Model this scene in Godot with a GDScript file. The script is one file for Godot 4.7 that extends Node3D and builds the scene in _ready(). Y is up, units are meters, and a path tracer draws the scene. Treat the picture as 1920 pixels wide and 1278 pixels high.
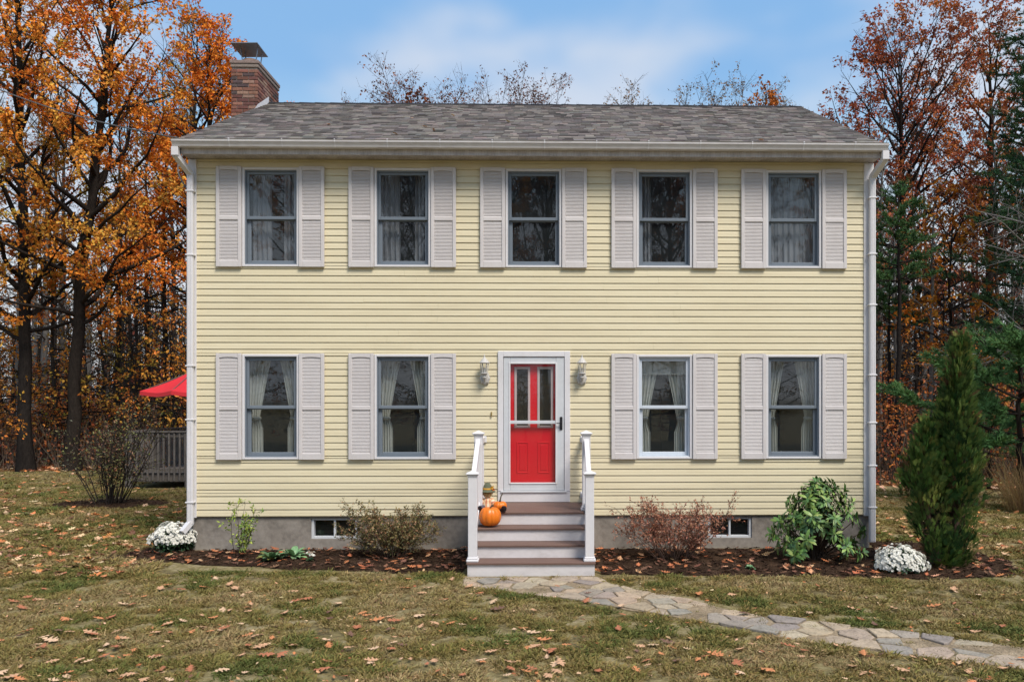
extends Node3D

# ------------------------------------------------------------------ mesh builder
class MB:
	var v := PackedVector3Array()
	var n := PackedVector3Array()
	var c := PackedColorArray()
	func tri(a: Vector3, b: Vector3, d: Vector3, col: Color = Color.WHITE) -> void:
		var nn := (b - a).cross(d - a).normalized()
		v.append(a); v.append(d); v.append(b)
		n.append(nn); n.append(nn); n.append(nn)
		c.append(col); c.append(col); c.append(col)
	func quad(a: Vector3, b: Vector3, d: Vector3, e: Vector3, col: Color = Color.WHITE) -> void:
		tri(a, b, d, col); tri(a, d, e, col)
	func tri_n(a: Vector3, b: Vector3, d: Vector3, na: Vector3, nb: Vector3, nd: Vector3, col: Color) -> void:
		v.append(a); v.append(d); v.append(b)
		n.append(na); n.append(nd); n.append(nb)
		c.append(col); c.append(col); c.append(col)
	func hexa(p: Array, col: Color = Color.WHITE) -> void:
		# p: 0-3 bottom ring (x0z0,x1z0,x1z1,x0z1), 4-7 top ring
		quad(p[3], p[2], p[6], p[7], col); quad(p[1], p[0], p[4], p[5], col)
		quad(p[0], p[3], p[7], p[4], col); quad(p[2], p[1], p[5], p[6], col)
		quad(p[4], p[7], p[6], p[5], col); quad(p[0], p[1], p[2], p[3], col)
	func box(x0: float, y0: float, z0: float, x1: float, y1: float, z1: float, col: Color = Color.WHITE) -> void:
		hexa([Vector3(x0, y0, z0), Vector3(x1, y0, z0), Vector3(x1, y0, z1), Vector3(x0, y0, z1),
			Vector3(x0, y1, z0), Vector3(x1, y1, z0), Vector3(x1, y1, z1), Vector3(x0, y1, z1)], col)
	func bbox(x0: float, y0: float, z0: float, x1: float, y1: float, z1: float, b: float, col: Color = Color.WHITE) -> void:
		# box with chamfered edges
		var lo := Vector3(x0, y0, z0); var hi := Vector3(x1, y1, z1)
		var m := (lo + hi) * 0.5; var h := (hi - lo) * 0.5
		var ax := [Vector3.RIGHT, Vector3.UP, Vector3.BACK]
		for i in 3:
			var j := (i + 1) % 3; var k := (i + 2) % 3
			for s in [-1.0, 1.0]:
				var o: Vector3 = m + ax[i] * h[i] * s
				var u: Vector3 = ax[j] * (h[j] - b); var w: Vector3 = ax[k] * (h[k] - b)
				if s > 0: quad(o - u - w, o + u - w, o + u + w, o - u + w, col)
				else: quad(o - u + w, o + u + w, o + u - w, o - u - w, col)
			for s in [-1.0, 1.0]:
				for t in [-1.0, 1.0]:
					var w2: Vector3 = ax[i] * (h[i] - b)
					var a: Vector3 = m + ax[j] * h[j] * s + ax[k] * (h[k] - b) * t
					var d: Vector3 = m + ax[j] * (h[j] - b) * s + ax[k] * h[k] * t
					if s * t > 0: quad(a - w2, a + w2, d + w2, d - w2, col)
					else: quad(a + w2, a - w2, d - w2, d + w2, col)
		for sx in [-1.0, 1.0]:
			for sy in [-1.0, 1.0]:
				for sz in [-1.0, 1.0]:
					var s3 := Vector3(sx, sy, sz)
					var q := m + Vector3(h.x * sx, h.y * sy, h.z * sz)
					var a2 := q - Vector3(0, b * sy, b * sz); var b2 := q - Vector3(b * sx, 0, b * sz); var d2 := q - Vector3(b * sx, b * sy, 0)
					if sx * sy * sz > 0: tri(a2, b2, d2, col)
					else: tri(a2, d2, b2, col)
	func tube(p: PackedVector3Array, r: PackedFloat32Array, sides: int, col: Color = Color.WHITE, cap: bool = false) -> void:
		var m := p.size()
		if m < 2: return
		var rings := []; var rn := []
		var ref := Vector3(0.31, 0.17, 0.93).normalized()
		for i in m:
			var t := (p[mini(i + 1, m - 1)] - p[maxi(i - 1, 0)]).normalized()
			if absf(t.dot(ref)) > 0.95: ref = Vector3(0.9, 0.1, -0.4).normalized()
			var a := t.cross(ref).normalized(); var b := t.cross(a)
			ref = -b if b.dot(ref) < 0 else b
			var ring := PackedVector3Array(); var nn := PackedVector3Array()
			for k in sides:
				var an := TAU * k / sides
				var d := a * cos(an) + b * sin(an)
				ring.append(p[i] + d * r[i]); nn.append(d)
			rings.append(ring); rn.append(nn)
		for i in m - 1:
			var A: PackedVector3Array = rings[i]; var B: PackedVector3Array = rings[i + 1]
			var NA: PackedVector3Array = rn[i]; var NB: PackedVector3Array = rn[i + 1]
			for k in sides:
				var k2 := (k + 1) % sides
				tri_n(A[k], A[k2], B[k2], NA[k], NA[k2], NB[k2], col)
				tri_n(A[k], B[k2], B[k], NA[k], NB[k2], NB[k], col)
		if cap:
			for e in [0, m - 1]:
				var R: PackedVector3Array = rings[e]
				for k in range(1, sides - 1): tri(R[0], R[k], R[k + 1], col)
	func lathe(prof: Array, sides: int, at: Vector3, col: Color = Color.WHITE, rib: int = 0, ribd: float = 0.0) -> void:
		var m := prof.size()
		var P := []; 
		for i in m:
			var ring := PackedVector3Array()
			for k in sides:
				var an := TAU * k / sides
				var rr: float = prof[i].x
				if rib > 0: rr *= 1.0 - ribd * pow(absf(cos(an * rib * 0.5)), 6.0)
				ring.append(at + Vector3(cos(an) * rr, prof[i].y, sin(an) * rr))
			P.append(ring)
		var nm := []
		for i in m:
			var nn := PackedVector3Array()
			for k in sides:
				var e: Vector3 = P[i][(k + 1) % sides] - P[i][(k + sides - 1) % sides]
				var f: Vector3 = P[mini(i + 1, m - 1)][k] - P[maxi(i - 1, 0)][k]
				var q := f.cross(e)
				nn.append(q.normalized() if q.length() > 1e-9 else Vector3(0, 1 if i > 0 else -1, 0))
			nm.append(nn)
		for i in m - 1:
			for k in sides:
				var k2 := (k + 1) % sides
				tri_n(P[i][k], P[i + 1][k], P[i + 1][k2], nm[i][k], nm[i + 1][k], nm[i + 1][k2], col)
				tri_n(P[i][k], P[i + 1][k2], P[i][k2], nm[i][k], nm[i + 1][k2], nm[i][k2], col)
	func leaf(p: Vector3, d: Vector3, up: Vector3, l: float, w: float, col: Color) -> void:
		var s := d.cross(up).normalized() * w * 0.5
		var u := s.cross(d).normalized() * w * 0.22
		var mid := p + d * l * 0.45
		var tip := p + d * l
		tri(p, mid + s + u, tip, col); tri(p, tip, mid - s + u, col)
	func blade(p: Vector3, d: Vector3, side: Vector3, l: float, w: float, col: Color) -> void:
		tri(p - side * w * 0.5, p + side * w * 0.5, p + d * l, col)
	func bar(a: Vector3, b: Vector3, w: float, h: float, col: Color = Color.WHITE) -> void:
		# rectangular bar from a to b; w across, h in the remaining direction
		var t := (b - a).normalized()
		var s := t.cross(Vector3.UP)
		if s.length() < 0.05: s = Vector3.RIGHT
		s = s.normalized() * w * 0.5
		var u := s.cross(t).normalized() * h * 0.5
		quad(a - s - u, b - s - u, b + s - u, a + s - u, col); quad(a + s + u, b + s + u, b - s + u, a - s + u, col)
		quad(a - s + u, b - s + u, b - s - u, a - s - u, col); quad(a + s - u, b + s - u, b + s + u, a + s + u, col)
		quad(a - s - u, a + s - u, a + s + u, a - s + u, col); quad(b - s + u, b + s + u, b + s - u, b - s - u, col)
	func mesh(shift: Vector3 = Vector3.ZERO) -> ArrayMesh:
		var vv := v
		if shift != Vector3.ZERO:
			vv = Transform3D(Basis(), shift) * v
		var ar := []; ar.resize(Mesh.ARRAY_MAX)
		ar[Mesh.ARRAY_VERTEX] = vv; ar[Mesh.ARRAY_NORMAL] = n; ar[Mesh.ARRAY_COLOR] = c
		var m := ArrayMesh.new()
		m.add_surface_from_arrays(Mesh.PRIMITIVE_TRIANGLES, ar)
		return m

# ------------------------------------------------------------------ small helpers
const EXPO := 2.85
var M := {}
var used := {}
var org := {}

func L(r: float, g: float, b: float) -> Color: return Color(r, g, b)
func S(c: Color) -> Color: return c.linear_to_srgb()
func noise(sd: int, fr: float, oct: int = 4) -> FastNoiseLite:
	var f := FastNoiseLite.new(); f.seed = sd; f.frequency = fr; f.fractal_octaves = oct
	f.noise_type = FastNoiseLite.TYPE_SIMPLEX_SMOOTH
	return f
func ramp(stops: Array, t: float) -> Color:
	for i in range(1, stops.size()):
		if t <= stops[i][0]:
			var a = stops[i - 1]; var b = stops[i]
			return (a[1] as Color).lerp(b[1], clampf((t - a[0]) / (b[0] - a[0]), 0, 1))
	return stops[-1][1]
# seamless texture: several noises summed, passed through a ramp of linear colours
func tex(size: int, layers: Array, stops: Array) -> ImageTexture:
	var bufs := []; var ws := []
	for l in layers:
		var im: Image = noise(l[0], l[1], l[3] if l.size() > 3 else 4).get_seamless_image(size, size)
		im.convert(Image.FORMAT_L8)
		bufs.append(im.get_data()); ws.append(l[2])
	var lut := []
	for i in 256: lut.append(S(ramp(stops, i / 255.0)))
	var out := PackedByteArray(); out.resize(size * size * 3)
	for i in size * size:
		var t := 0.0
		for k in bufs.size(): t += (bufs[k][i] - 127.5) * ws[k]
		var q: Color = lut[clampi(int(t + 127.5), 0, 255)]
		out[i * 3] = mini(int(q.r * 255), 255); out[i * 3 + 1] = mini(int(q.g * 255), 255); out[i * 3 + 2] = mini(int(q.b * 255), 255)
	var im2 := Image.create_from_data(size, size, false, Image.FORMAT_RGB8, out)
	return ImageTexture.create_from_image(im2)
func gtex(size: int, sd: int, fr: float, oct: int = 4) -> ImageTexture:
	return ImageTexture.create_from_image(noise(sd, fr, oct).get_seamless_image(size, size))
func mat(key: String, col: Color, rough: float = 0.7, t: Texture2D = null, sc: Vector3 = Vector3.ONE, world: bool = true) -> StandardMaterial3D:
	var m := StandardMaterial3D.new()
	m.albedo_color = S(col); m.roughness = rough
	if t:
		m.albedo_texture = t; m.uv1_triplanar = true; m.uv1_world_triplanar = world; m.uv1_scale = sc
	m.resource_name = key
	M[key] = m
	return m
func vmat(key: String, rough: float = 0.7, back: float = 0.0) -> StandardMaterial3D:
	var m := mat(key, Color.WHITE, rough)
	m.vertex_color_use_as_albedo = true
	m.cull_mode = BaseMaterial3D.CULL_DISABLED
	if back > 0:
		m.backlight_enabled = true; m.backlight = Color(back, back, back)
	return m
func relief(m: StandardMaterial3D, t: Texture2D, cm: float) -> void:
	m.heightmap_enabled = true; m.heightmap_texture = t; m.heightmap_scale = cm
func numbered(s: String) -> String:
	if not used.has(s): used[s] = 0; return s
	used[s] += 1
	return "%s_%03d" % [s, used[s]]
func thing(called: String, at: Vector3, label: String, cat: String, group: String = "") -> Node3D:
	var o := Node3D.new(); o.name = numbered(called); add_child(o); o.position = at; org[o] = at
	o.set_meta("label", label); o.set_meta("category", cat)
	if group: o.set_meta("group", group)
	return o
func tag(o: Node, label: String, cat: String, group: String = "") -> void:
	o.set_meta("label", label); o.set_meta("category", cat)
	if group: o.set_meta("group", group)
func sub(parent: Node3D, called: String, at: Vector3) -> Node3D:
	# an empty part with its own origin; 'at' in world coordinates
	var o := Node3D.new(); o.name = called; parent.add_child(o, true)
	o.position = at - org[parent]; org[o] = at
	return o
func part(parent: Node3D, called: String, b: MB, m: Material) -> MeshInstance3D:
	# geometry given in world coordinates
	var o := MeshInstance3D.new(); o.name = called
	o.mesh = b.mesh(-(org[parent] as Vector3)); o.material_override = m
	parent.add_child(o, true)
	org[o] = org[parent]
	return o
func inst(parent: Node3D, called: String, mesh: Mesh, m: Material, at: Vector3) -> MeshInstance3D:
	var o := MeshInstance3D.new(); o.name = called; o.mesh = mesh; o.material_override = m
	parent.add_child(o, true); o.position = at
	return o
func setting(called: String, b: MB, m: Material) -> MeshInstance3D:
	var o := MeshInstance3D.new(); o.name = called; o.mesh = b.mesh(); o.material_override = m
	add_child(o); o.set_meta("kind", "structure"); org[o] = Vector3.ZERO
	return o
func dup(src: Node3D, called: String, at: Vector3, yaw: float, sc: float, label: String, group: String) -> Node3D:
	var o: Node3D = src.duplicate(); o.name = numbered(called); add_child(o)
	o.position = at; o.rotation.y = yaw; o.scale = Vector3.ONE * sc
	o.set_meta("label", label)
	if group: o.set_meta("group", group)
	elif o.has_meta("group"): o.remove_meta("group")
	return o
func vary(r: RandomNumberGenerator, c: Color, k: float) -> Color:
	var f := 1.0 + r.randf_range(-k, k)
	return Color(c.r * f * (1 + r.randf_range(-k, k) * 0.4), c.g * f * (1 + r.randf_range(-k, k) * 0.4), c.b * f)
func rdir(r: RandomNumberGenerator) -> Vector3:
	var z := r.randf_range(-1, 1); var a := r.randf() * TAU; var q := sqrt(1 - z * z)
	return Vector3(q * cos(a), z, q * sin(a))
func RNG(s: int) -> RandomNumberGenerator:
	var r := RandomNumberGenerator.new(); r.seed = s; return r

# ------------------------------------------------------------------ entry
func _ready() -> void:
	camera_and_light()
	materials()
	ground()
	house()
	steps()
	woods()
	yard_plants()
	deck_and_umbrella()
	small_things()
	grass_and_leaves()
	print("done ", Time.get_ticks_msec())

func camera_and_light() -> void:
	var cam := Camera3D.new(); cam.name = "camera"; add_child(cam)
	cam.position = Vector3(0, 2.25, 12.5)
	cam.rotation_degrees = Vector3(0, -1.15, 0)
	cam.projection = Camera3D.PROJECTION_FRUSTUM
	cam.near = 0.1; cam.far = 600.0
	cam.size = 0.1 * 1278.0 / 1550.0
	cam.frustum_offset = Vector2((960.0 - 1057.0) / 1550.0 * 0.1, (750.0 - 639.0) / 1550.0 * 0.1)
	cam.current = true
	var sun := DirectionalLight3D.new(); sun.name = "sun"; add_child(sun)
	sun.look_at_from_position(Vector3(5.2, 12.5, 7.6), Vector3.ZERO)
	sun.light_energy = 0.5; sun.light_angular_distance = 22.0; sun.light_color = Color(1.0, 0.965, 0.92)
	sun.shadow_enabled = true
	# sky: pale blue with thin cloud, whitening towards the horizon all round
	var W := 768; var H := 384
	var im := Image.create(W, H, false, Image.FORMAT_RGBF)
	var n1 := noise(11, 1.0, 5); var n2 := noise(12, 0.7, 3)
	for y in H:
		var el := (0.5 - (y + 0.5) / H) * PI
		for x in W:
			var az := (x + 0.5) / W * TAU
			var d := Vector3(sin(az) * cos(el), sin(el), cos(az) * cos(el))
			var up := maxf(d.y, 0.0)
			var base := ramp([[0.0, L(0.90, 0.92, 0.95)], [0.16, L(0.82, 0.88, 0.94)], [0.27, L(0.46, 0.69, 0.91)], [0.36, L(0.265, 0.50, 0.83)], [1.0, L(0.19, 0.38, 0.72)]], up)
			var q := Vector3(d.x, d.y * 2.6, d.z) * 2.3
			var cl := n1.get_noise_3dv(q) * 0.75 + n2.get_noise_3dv(q * 0.6 + Vector3(7, 3, 1)) * 0.7
			cl = smoothstep(-0.08, 0.42, cl) * 0.88
			base = base.lerp(L(0.66, 0.73, 0.85), cl)
			if d.y < 0: base = L(0.30, 0.27, 0.22)
			im.set_pixel(x, y, Color(base.r / EXPO, base.g / EXPO, base.b / EXPO))
	var pm := PanoramaSkyMaterial.new(); pm.panorama = ImageTexture.create_from_image(im)
	var sky := Sky.new(); sky.sky_material = pm
	var e := Environment.new(); e.background_mode = Environment.BG_SKY; e.sky = sky
	e.tonemap_mode = Environment.TONE_MAPPER_LINEAR; e.tonemap_exposure = EXPO
	e.ssao_enabled = true; e.ssil_enabled = true; e.sdfgi_enabled = true
	var we := WorldEnvironment.new(); we.name = "world_environment"; we.environment = e; add_child(we)

func materials() -> void:
	var sid := tex(512, [[21, 0.004, 0.55], [22, 0.02, 0.3], [23, 0.12, 0.28]], [[0.0, L(0.585, 0.51, 0.34)], [0.5, L(0.665, 0.588, 0.398)], [1.0, L(0.71, 0.64, 0.45)]])
	mat("siding", Color.WHITE, 0.55, sid, Vector3(0.22, 2.2, 0.22))
	relief(M.siding, gtex(256, 24, 0.05, 3), 0.05)
	var wt := tex(256, [[31, 0.008, 0.5], [32, 0.09, 0.35]], [[0.0, L(0.60, 0.585, 0.59)], [0.5, L(0.67, 0.655, 0.665)], [1.0, L(0.72, 0.71, 0.715)]])
	mat("trim", Color.WHITE, 0.45, wt, Vector3(0.5, 0.5, 0.5))
	var gt := tex(256, [[33, 0.006, 0.7], [34, 0.06, 0.6]], [[0.0, L(0.40, 0.36, 0.34)], [0.45, L(0.60, 0.575, 0.57)], [1.0, L(0.68, 0.66, 0.65)]])
	mat("gutter", Color.WHITE, 0.42, gt, Vector3(0.35, 2.0, 1.0))
	var ft := tex(256, [[35, 0.006, 0.6], [36, 0.05, 0.7]], [[0.0, L(0.27, 0.235, 0.215)], [0.5, L(0.45, 0.41, 0.39)], [1.0, L(0.56, 0.53, 0.51)]])
	mat("fascia", Color.WHITE, 0.6, ft, Vector3(2.2, 0.35, 1.0))
	var sh := tex(256, [[37, 0.01, 0.5], [38, 0.08, 0.3]], [[0.0, L(0.53, 0.49, 0.475)], [0.5, L(0.595, 0.56, 0.55)], [1.0, L(0.64, 0.61, 0.60)]])
	mat("shutter", Color.WHITE, 0.6, sh, Vector3(0.8, 0.8, 0.8))
	mat("sash", L(0.16, 0.19, 0.225), 0.4)  # white sash painted slate: the dimming of unbuilt insect screens is in the colour
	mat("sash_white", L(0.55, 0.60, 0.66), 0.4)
	var st := tex(256, [[41, 0.01, 0.6], [42, 0.07, 0.3]], [[0.0, L(0.52, 0.54, 0.56)], [1.0, L(0.62, 0.64, 0.66)]])
	mat("storm", Color.WHITE, 0.35, st, Vector3.ONE)
	mat("red_door", L(0.68, 0.006, 0.016), 0.32)
	mat("lite_frame", L(0.55, 0.46, 0.44), 0.45)
	mat("black_metal", L(0.012, 0.012, 0.014), 0.35)
	mat("brass", L(0.35, 0.25, 0.09), 0.4); M.brass.metallic = 0.6
	var gl := mat("glass", L(0.10, 0.12, 0.13), 0.01)
	gl.transparency = BaseMaterial3D.TRANSPARENCY_ALPHA; gl.albedo_color.a = 0.07; gl.metallic_specular = 0.5
	var gd := mat("door_glass", L(0.10, 0.09, 0.06), 0.03)
	gd.transparency = BaseMaterial3D.TRANSPARENCY_ALPHA; gd.albedo_color.a = 0.25
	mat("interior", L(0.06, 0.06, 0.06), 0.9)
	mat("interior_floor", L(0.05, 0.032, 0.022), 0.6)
	var fo := tex(512, [[51, 0.006, 0.6], [52, 0.03, 0.45], [53, 0.2, 0.25]], [[0.0, L(0.125, 0.11, 0.092)], [0.45, L(0.235, 0.208, 0.178)], [0.75, L(0.285, 0.255, 0.22)], [1.0, L(0.34, 0.31, 0.27)]])
	mat("concrete", Color.WHITE, 0.9, fo, Vector3(0.6, 0.6, 0.6)); relief(M.concrete, gtex(256, 54, 0.06), 0.3)
	var tr := tex(256, [[61, 0.02, 0.5], [62, 0.15, 0.4]], [[0.0, L(0.11, 0.062, 0.048)], [0.5, L(0.15, 0.087, 0.067)], [1.0, L(0.20, 0.125, 0.10)]])
	mat("tread", Color.WHITE, 0.65, tr, Vector3(0.6, 4.0, 5.0))
	var rs := tex(256, [[63, 0.01, 0.6], [64, 0.07, 0.4]], [[0.0, L(0.52, 0.49, 0.485)], [0.5, L(0.62, 0.59, 0.59)], [1.0, L(0.67, 0.645, 0.645)]])
	mat("riser", Color.WHITE, 0.5, rs, Vector3(0.6, 1.2, 1.0))
	var sg := tex(256, [[71, 0.25, 0.7, 2], [72, 0.03, 0.3]], [[0.0, L(0.38, 0.38, 0.38)], [0.5, L(0.71, 0.71, 0.71)], [1.0, L(1, 1, 1)]])
	mat("shingle", Color.WHITE, 0.95, sg, Vector3(2.5, 2.5, 2.5)); M.shingle.vertex_color_use_as_albedo = true
	var br := tex(256, [[73, 0.02, 0.7], [74, 0.1, 0.5]], [[0.0, L(0.42, 0.39, 0.36)], [0.5, L(0.71, 0.71, 0.71)], [1.0, L(0.95, 0.98, 1)]])
	mat("brick", Color.WHITE, 0.9, br, Vector3(3, 3, 3)); M.brick.vertex_color_use_as_albedo = true
	mat("mortar", L(0.40, 0.36, 0.32), 0.95, br, Vector3(2, 2, 2))
	mat("sheet_metal", L(0.22, 0.26, 0.31), 0.4); M.sheet_metal.metallic = 0.5
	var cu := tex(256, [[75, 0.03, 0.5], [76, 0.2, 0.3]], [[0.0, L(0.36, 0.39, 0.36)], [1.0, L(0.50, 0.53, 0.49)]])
	mat("curtain", Color.WHITE, 0.9, cu, Vector3(2, 2, 2)); M.curtain.backlight_enabled = true; M.curtain.backlight = Color(0.4, 0.4, 0.4)  # white cloth greyed: the dimming behind insect screens is put into the colour
	mat("sheer", L(0.20, 0.22, 0.245), 0.9); M.sheer.backlight_enabled = true; M.sheer.backlight = Color(0.5, 0.5, 0.5)  # sheer cloth darkened in colour to imitate dimming by insect screens
	for k in ["curtain", "sheer"]: M[k].cull_mode = BaseMaterial3D.CULL_DISABLED
	var lw := tex(1024, [[81, 0.004, 0.45], [82, 0.016, 0.45], [83, 0.06, 0.45], [84, 0.25, 0.35, 2]],
		[[0.0, L(0.04, 0.03, 0.02)], [0.3, L(0.12, 0.095, 0.05)], [0.5, L(0.19, 0.155, 0.07)], [0.65, L(0.23, 0.19, 0.10)], [0.8, L(0.28, 0.23, 0.14)], [1.0, L(0.34, 0.28, 0.18)]])
	mat("lawn", Color.WHITE, 0.95, lw, Vector3(0.23, 0.23, 0.23)); relief(M.lawn, gtex(512, 85, 0.06), 2.0)
	var ff := tex(512, [[86, 0.008, 0.4], [87, 0.05, 0.6], [88, 0.22, 0.6, 2]],
		[[0.0, L(0.02, 0.014, 0.01)], [0.3, L(0.09, 0.05, 0.025)], [0.55, L(0.20, 0.095, 0.04)], [0.75, L(0.30, 0.14, 0.055)], [1.0, L(0.34, 0.22, 0.12)]])
	mat("forest_floor", Color.WHITE, 0.95, ff, Vector3(0.3, 0.3, 0.3)); relief(M.forest_floor, gtex(512, 89, 0.08), 4.0)
	var mu := tex(512, [[91, 0.01, 0.4], [92, 0.07, 0.6], [93, 0.28, 0.6, 2]],
		[[0.0, L(0.014, 0.009, 0.007)], [0.4, L(0.045, 0.028, 0.019)], [0.7, L(0.085, 0.052, 0.034)], [1.0, L(0.17, 0.11, 0.07)]])
	mat("mulch", Color.WHITE, 0.95, mu, Vector3(0.8, 0.8, 0.8)); relief(M.mulch, gtex(512, 94, 0.1), 3.0)
	var pa := tex(512, [[95, 0.008, 0.5], [96, 0.04, 0.5], [97, 0.2, 0.4, 2]],
		[[0.0, L(0.10, 0.072, 0.042)], [0.4, L(0.22, 0.165, 0.10)], [0.7, L(0.33, 0.25, 0.16)], [1.0, L(0.41, 0.325, 0.225)]])
	mat("path_sand", Color.WHITE, 0.95, pa, Vector3(0.6, 0.6, 0.6)); relief(M.path_sand, gtex(512, 98, 0.09), 1.5)
	var stn := tex(512, [[101, 0.012, 0.6], [102, 0.06, 0.5], [103, 0.3, 0.35, 2]],
		[[0.0, L(0.36, 0.33, 0.30)], [0.5, L(0.71, 0.71, 0.71)], [0.8, L(0.86, 0.84, 0.82)], [1.0, L(0.97, 0.93, 0.86)]])
	mat("stone", Color.WHITE, 0.9, stn, Vector3(0.9, 0.9, 0.9)); M.stone.vertex_color_use_as_albedo = true; relief(M.stone, gtex(512, 104, 0.05), 0.8)
	var bk := tex(512, [[105, 0.02, 0.5], [106, 0.09, 0.6], [107, 0.3, 0.3, 2]],
		[[0.0, L(0.18, 0.18, 0.18)], [0.5, L(0.52, 0.52, 0.52)], [1.0, L(1, 0.97, 0.92)]])
	mat("bark", Color.WHITE, 0.95, bk, Vector3(1.6, 0.35, 1.6), false); M.bark.vertex_color_use_as_albedo = true; relief(M.bark, gtex(256, 108, 0.06), 2.0)
	vmat("leaf", 0.6, 0.55); vmat("needle", 0.6, 0.25); vmat("shrub_leaf", 0.5, 0.35); vmat("litter", 0.75, 0.15)
	vmat("petal", 0.6, 0.3); vmat("grass", 0.7, 0.3); vmat("paint", 0.55); vmat("cloth", 0.9)
	M.leaf.metallic_specular = 0.2; M.needle.metallic_specular = 0.2; M.grass.metallic_specular = 0.15; M.litter.metallic_specular = 0.15; M.lawn.metallic_specular = 0.15; M.forest_floor.metallic_specular = 0.1; M.mulch.metallic_specular = 0.1; M.bark.metallic_specular = 0.15; M.shingle.metallic_specular = 0.25
	var pk := tex(256, [[111, 0.02, 0.5], [112, 0.09, 0.4]], [[0.0, L(0.60, 0.125, 0.006)], [0.5, L(0.74, 0.175, 0.008)], [1.0, L(0.80, 0.24, 0.02)]])
	mat("pumpkin", Color.WHITE, 0.38, pk, Vector3(4, 2, 4))
	mat("stem", L(0.06, 0.045, 0.025), 0.85)
	var wd := tex(256, [[113, 0.02, 0.5], [114, 0.12, 0.5]], [[0.0, L(0.05, 0.045, 0.04)], [0.5, L(0.115, 0.10, 0.088)], [1.0, L(0.19, 0.17, 0.155)]])
	mat("grey_wood", Color.WHITE, 0.9, wd, Vector3(3, 0.6, 3))
	mat("red_fabric", L(0.60, 0.010, 0.022), 0.85); M.red_fabric.backlight_enabled = true; M.red_fabric.backlight = Color(0.5, 0.5, 0.5); M.red_fabric.cull_mode = BaseMaterial3D.CULL_DISABLED
	var la := tex(256, [[115, 0.03, 0.7], [116, 0.12, 0.5]], [[0.0, L(0.16, 0.14, 0.12)], [0.45, L(0.50, 0.48, 0.45)], [1.0, L(0.66, 0.65, 0.63)]])
	mat("lantern_white", Color.WHITE, 0.5, la, Vector3(6, 6, 6))
	mat("cable", L(0.09, 0.085, 0.08), 0.6)
	mat("dark_pot", L(0.012, 0.014, 0.013), 0.5)

# ------------------------------------------------------------------ setting: ground
func ground_sheet(called: String, pts: Array, y: float, m: Material, wob: float, sd: int) -> MeshInstance3D:
	# sheet with an uneven outline
	var n := noise(sd, 1.3, 3)
	var poly := PackedVector2Array()
	for i in pts.size():
		var a: Vector2 = pts[i]; var b: Vector2 = pts[(i + 1) % pts.size()]
		var k := maxi(1, int(a.distance_to(b) / 0.12)) if wob > 0 else 1
		for j in k:
			var q := a.lerp(b, float(j) / k)
			poly.append(q + Vector2(n.get_noise_2d(q.x, q.y), n.get_noise_2d(q.x + 50, q.y + 9)) * wob)
	var idx := Geometry2D.triangulate_polygon(poly)
	var b2 := MB.new()
	for i in range(0, idx.size(), 3):
		var p := []
		for k in 3: p.append(Vector3(poly[idx[i + k]].x, y, poly[idx[i + k]].y))
		if (p[1] - p[0]).cross(p[2] - p[0]).y < 0: b2.tri(p[0], p[2], p[1])
		else: b2.tri(p[0], p[1], p[2])
	return setting(called, b2, m)

const PATH_UP := [Vector2(-1.05, 2.0), Vector2(0.62, 2.06), Vector2(1.06, 2.74), Vector2(1.62, 3.22), Vector2(2.1, 3.84), Vector2(2.80, 4.22), Vector2(3.50, 4.57), Vector2(4.30, 5.10), Vector2(5.55, 5.8), Vector2(7.4, 6.8)]
const PATH_LO := [Vector2(-1.02, 2.45), Vector2(-0.16, 2.94), Vector2(0.74, 3.50), Vector2(1.36, 4.02), Vector2(1.95, 4.44), Vector2(2.40, 4.84), Vector2(3.18, 5.28), Vector2(3.98, 5.66), Vector2(5.05, 6.4), Vector2(6.95, 7.5)]
var path_poly := PackedVector2Array()
var bed_left := PackedVector2Array([Vector2(-6.35, 0.35), Vector2(-5.9, -0.25), Vector2(-5.35, -0.3), Vector2(-5.35, 0.02), Vector2(-1.06, 0.02), Vector2(-1.06, 1.75), Vector2(-2.0, 1.7), Vector2(-3.0, 1.55), Vector2(-4.2, 1.25), Vector2(-5.4, 0.95), Vector2(-6.2, 0.75)])
var bed_right := PackedVector2Array([Vector2(0.66, 0.02), Vector2(4.95, 0.02), Vector2(5.0, -0.6), Vector2(6.0, -0.4), Vector2(6.5, 0.9), Vector2(6.2, 2.0), Vector2(5.0, 2.3), Vector2(3.8, 2.05), Vector2(2.4, 1.95), Vector2(1.4, 1.95), Vector2(0.66, 1.85)])
var ring := PackedVector2Array()

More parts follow.
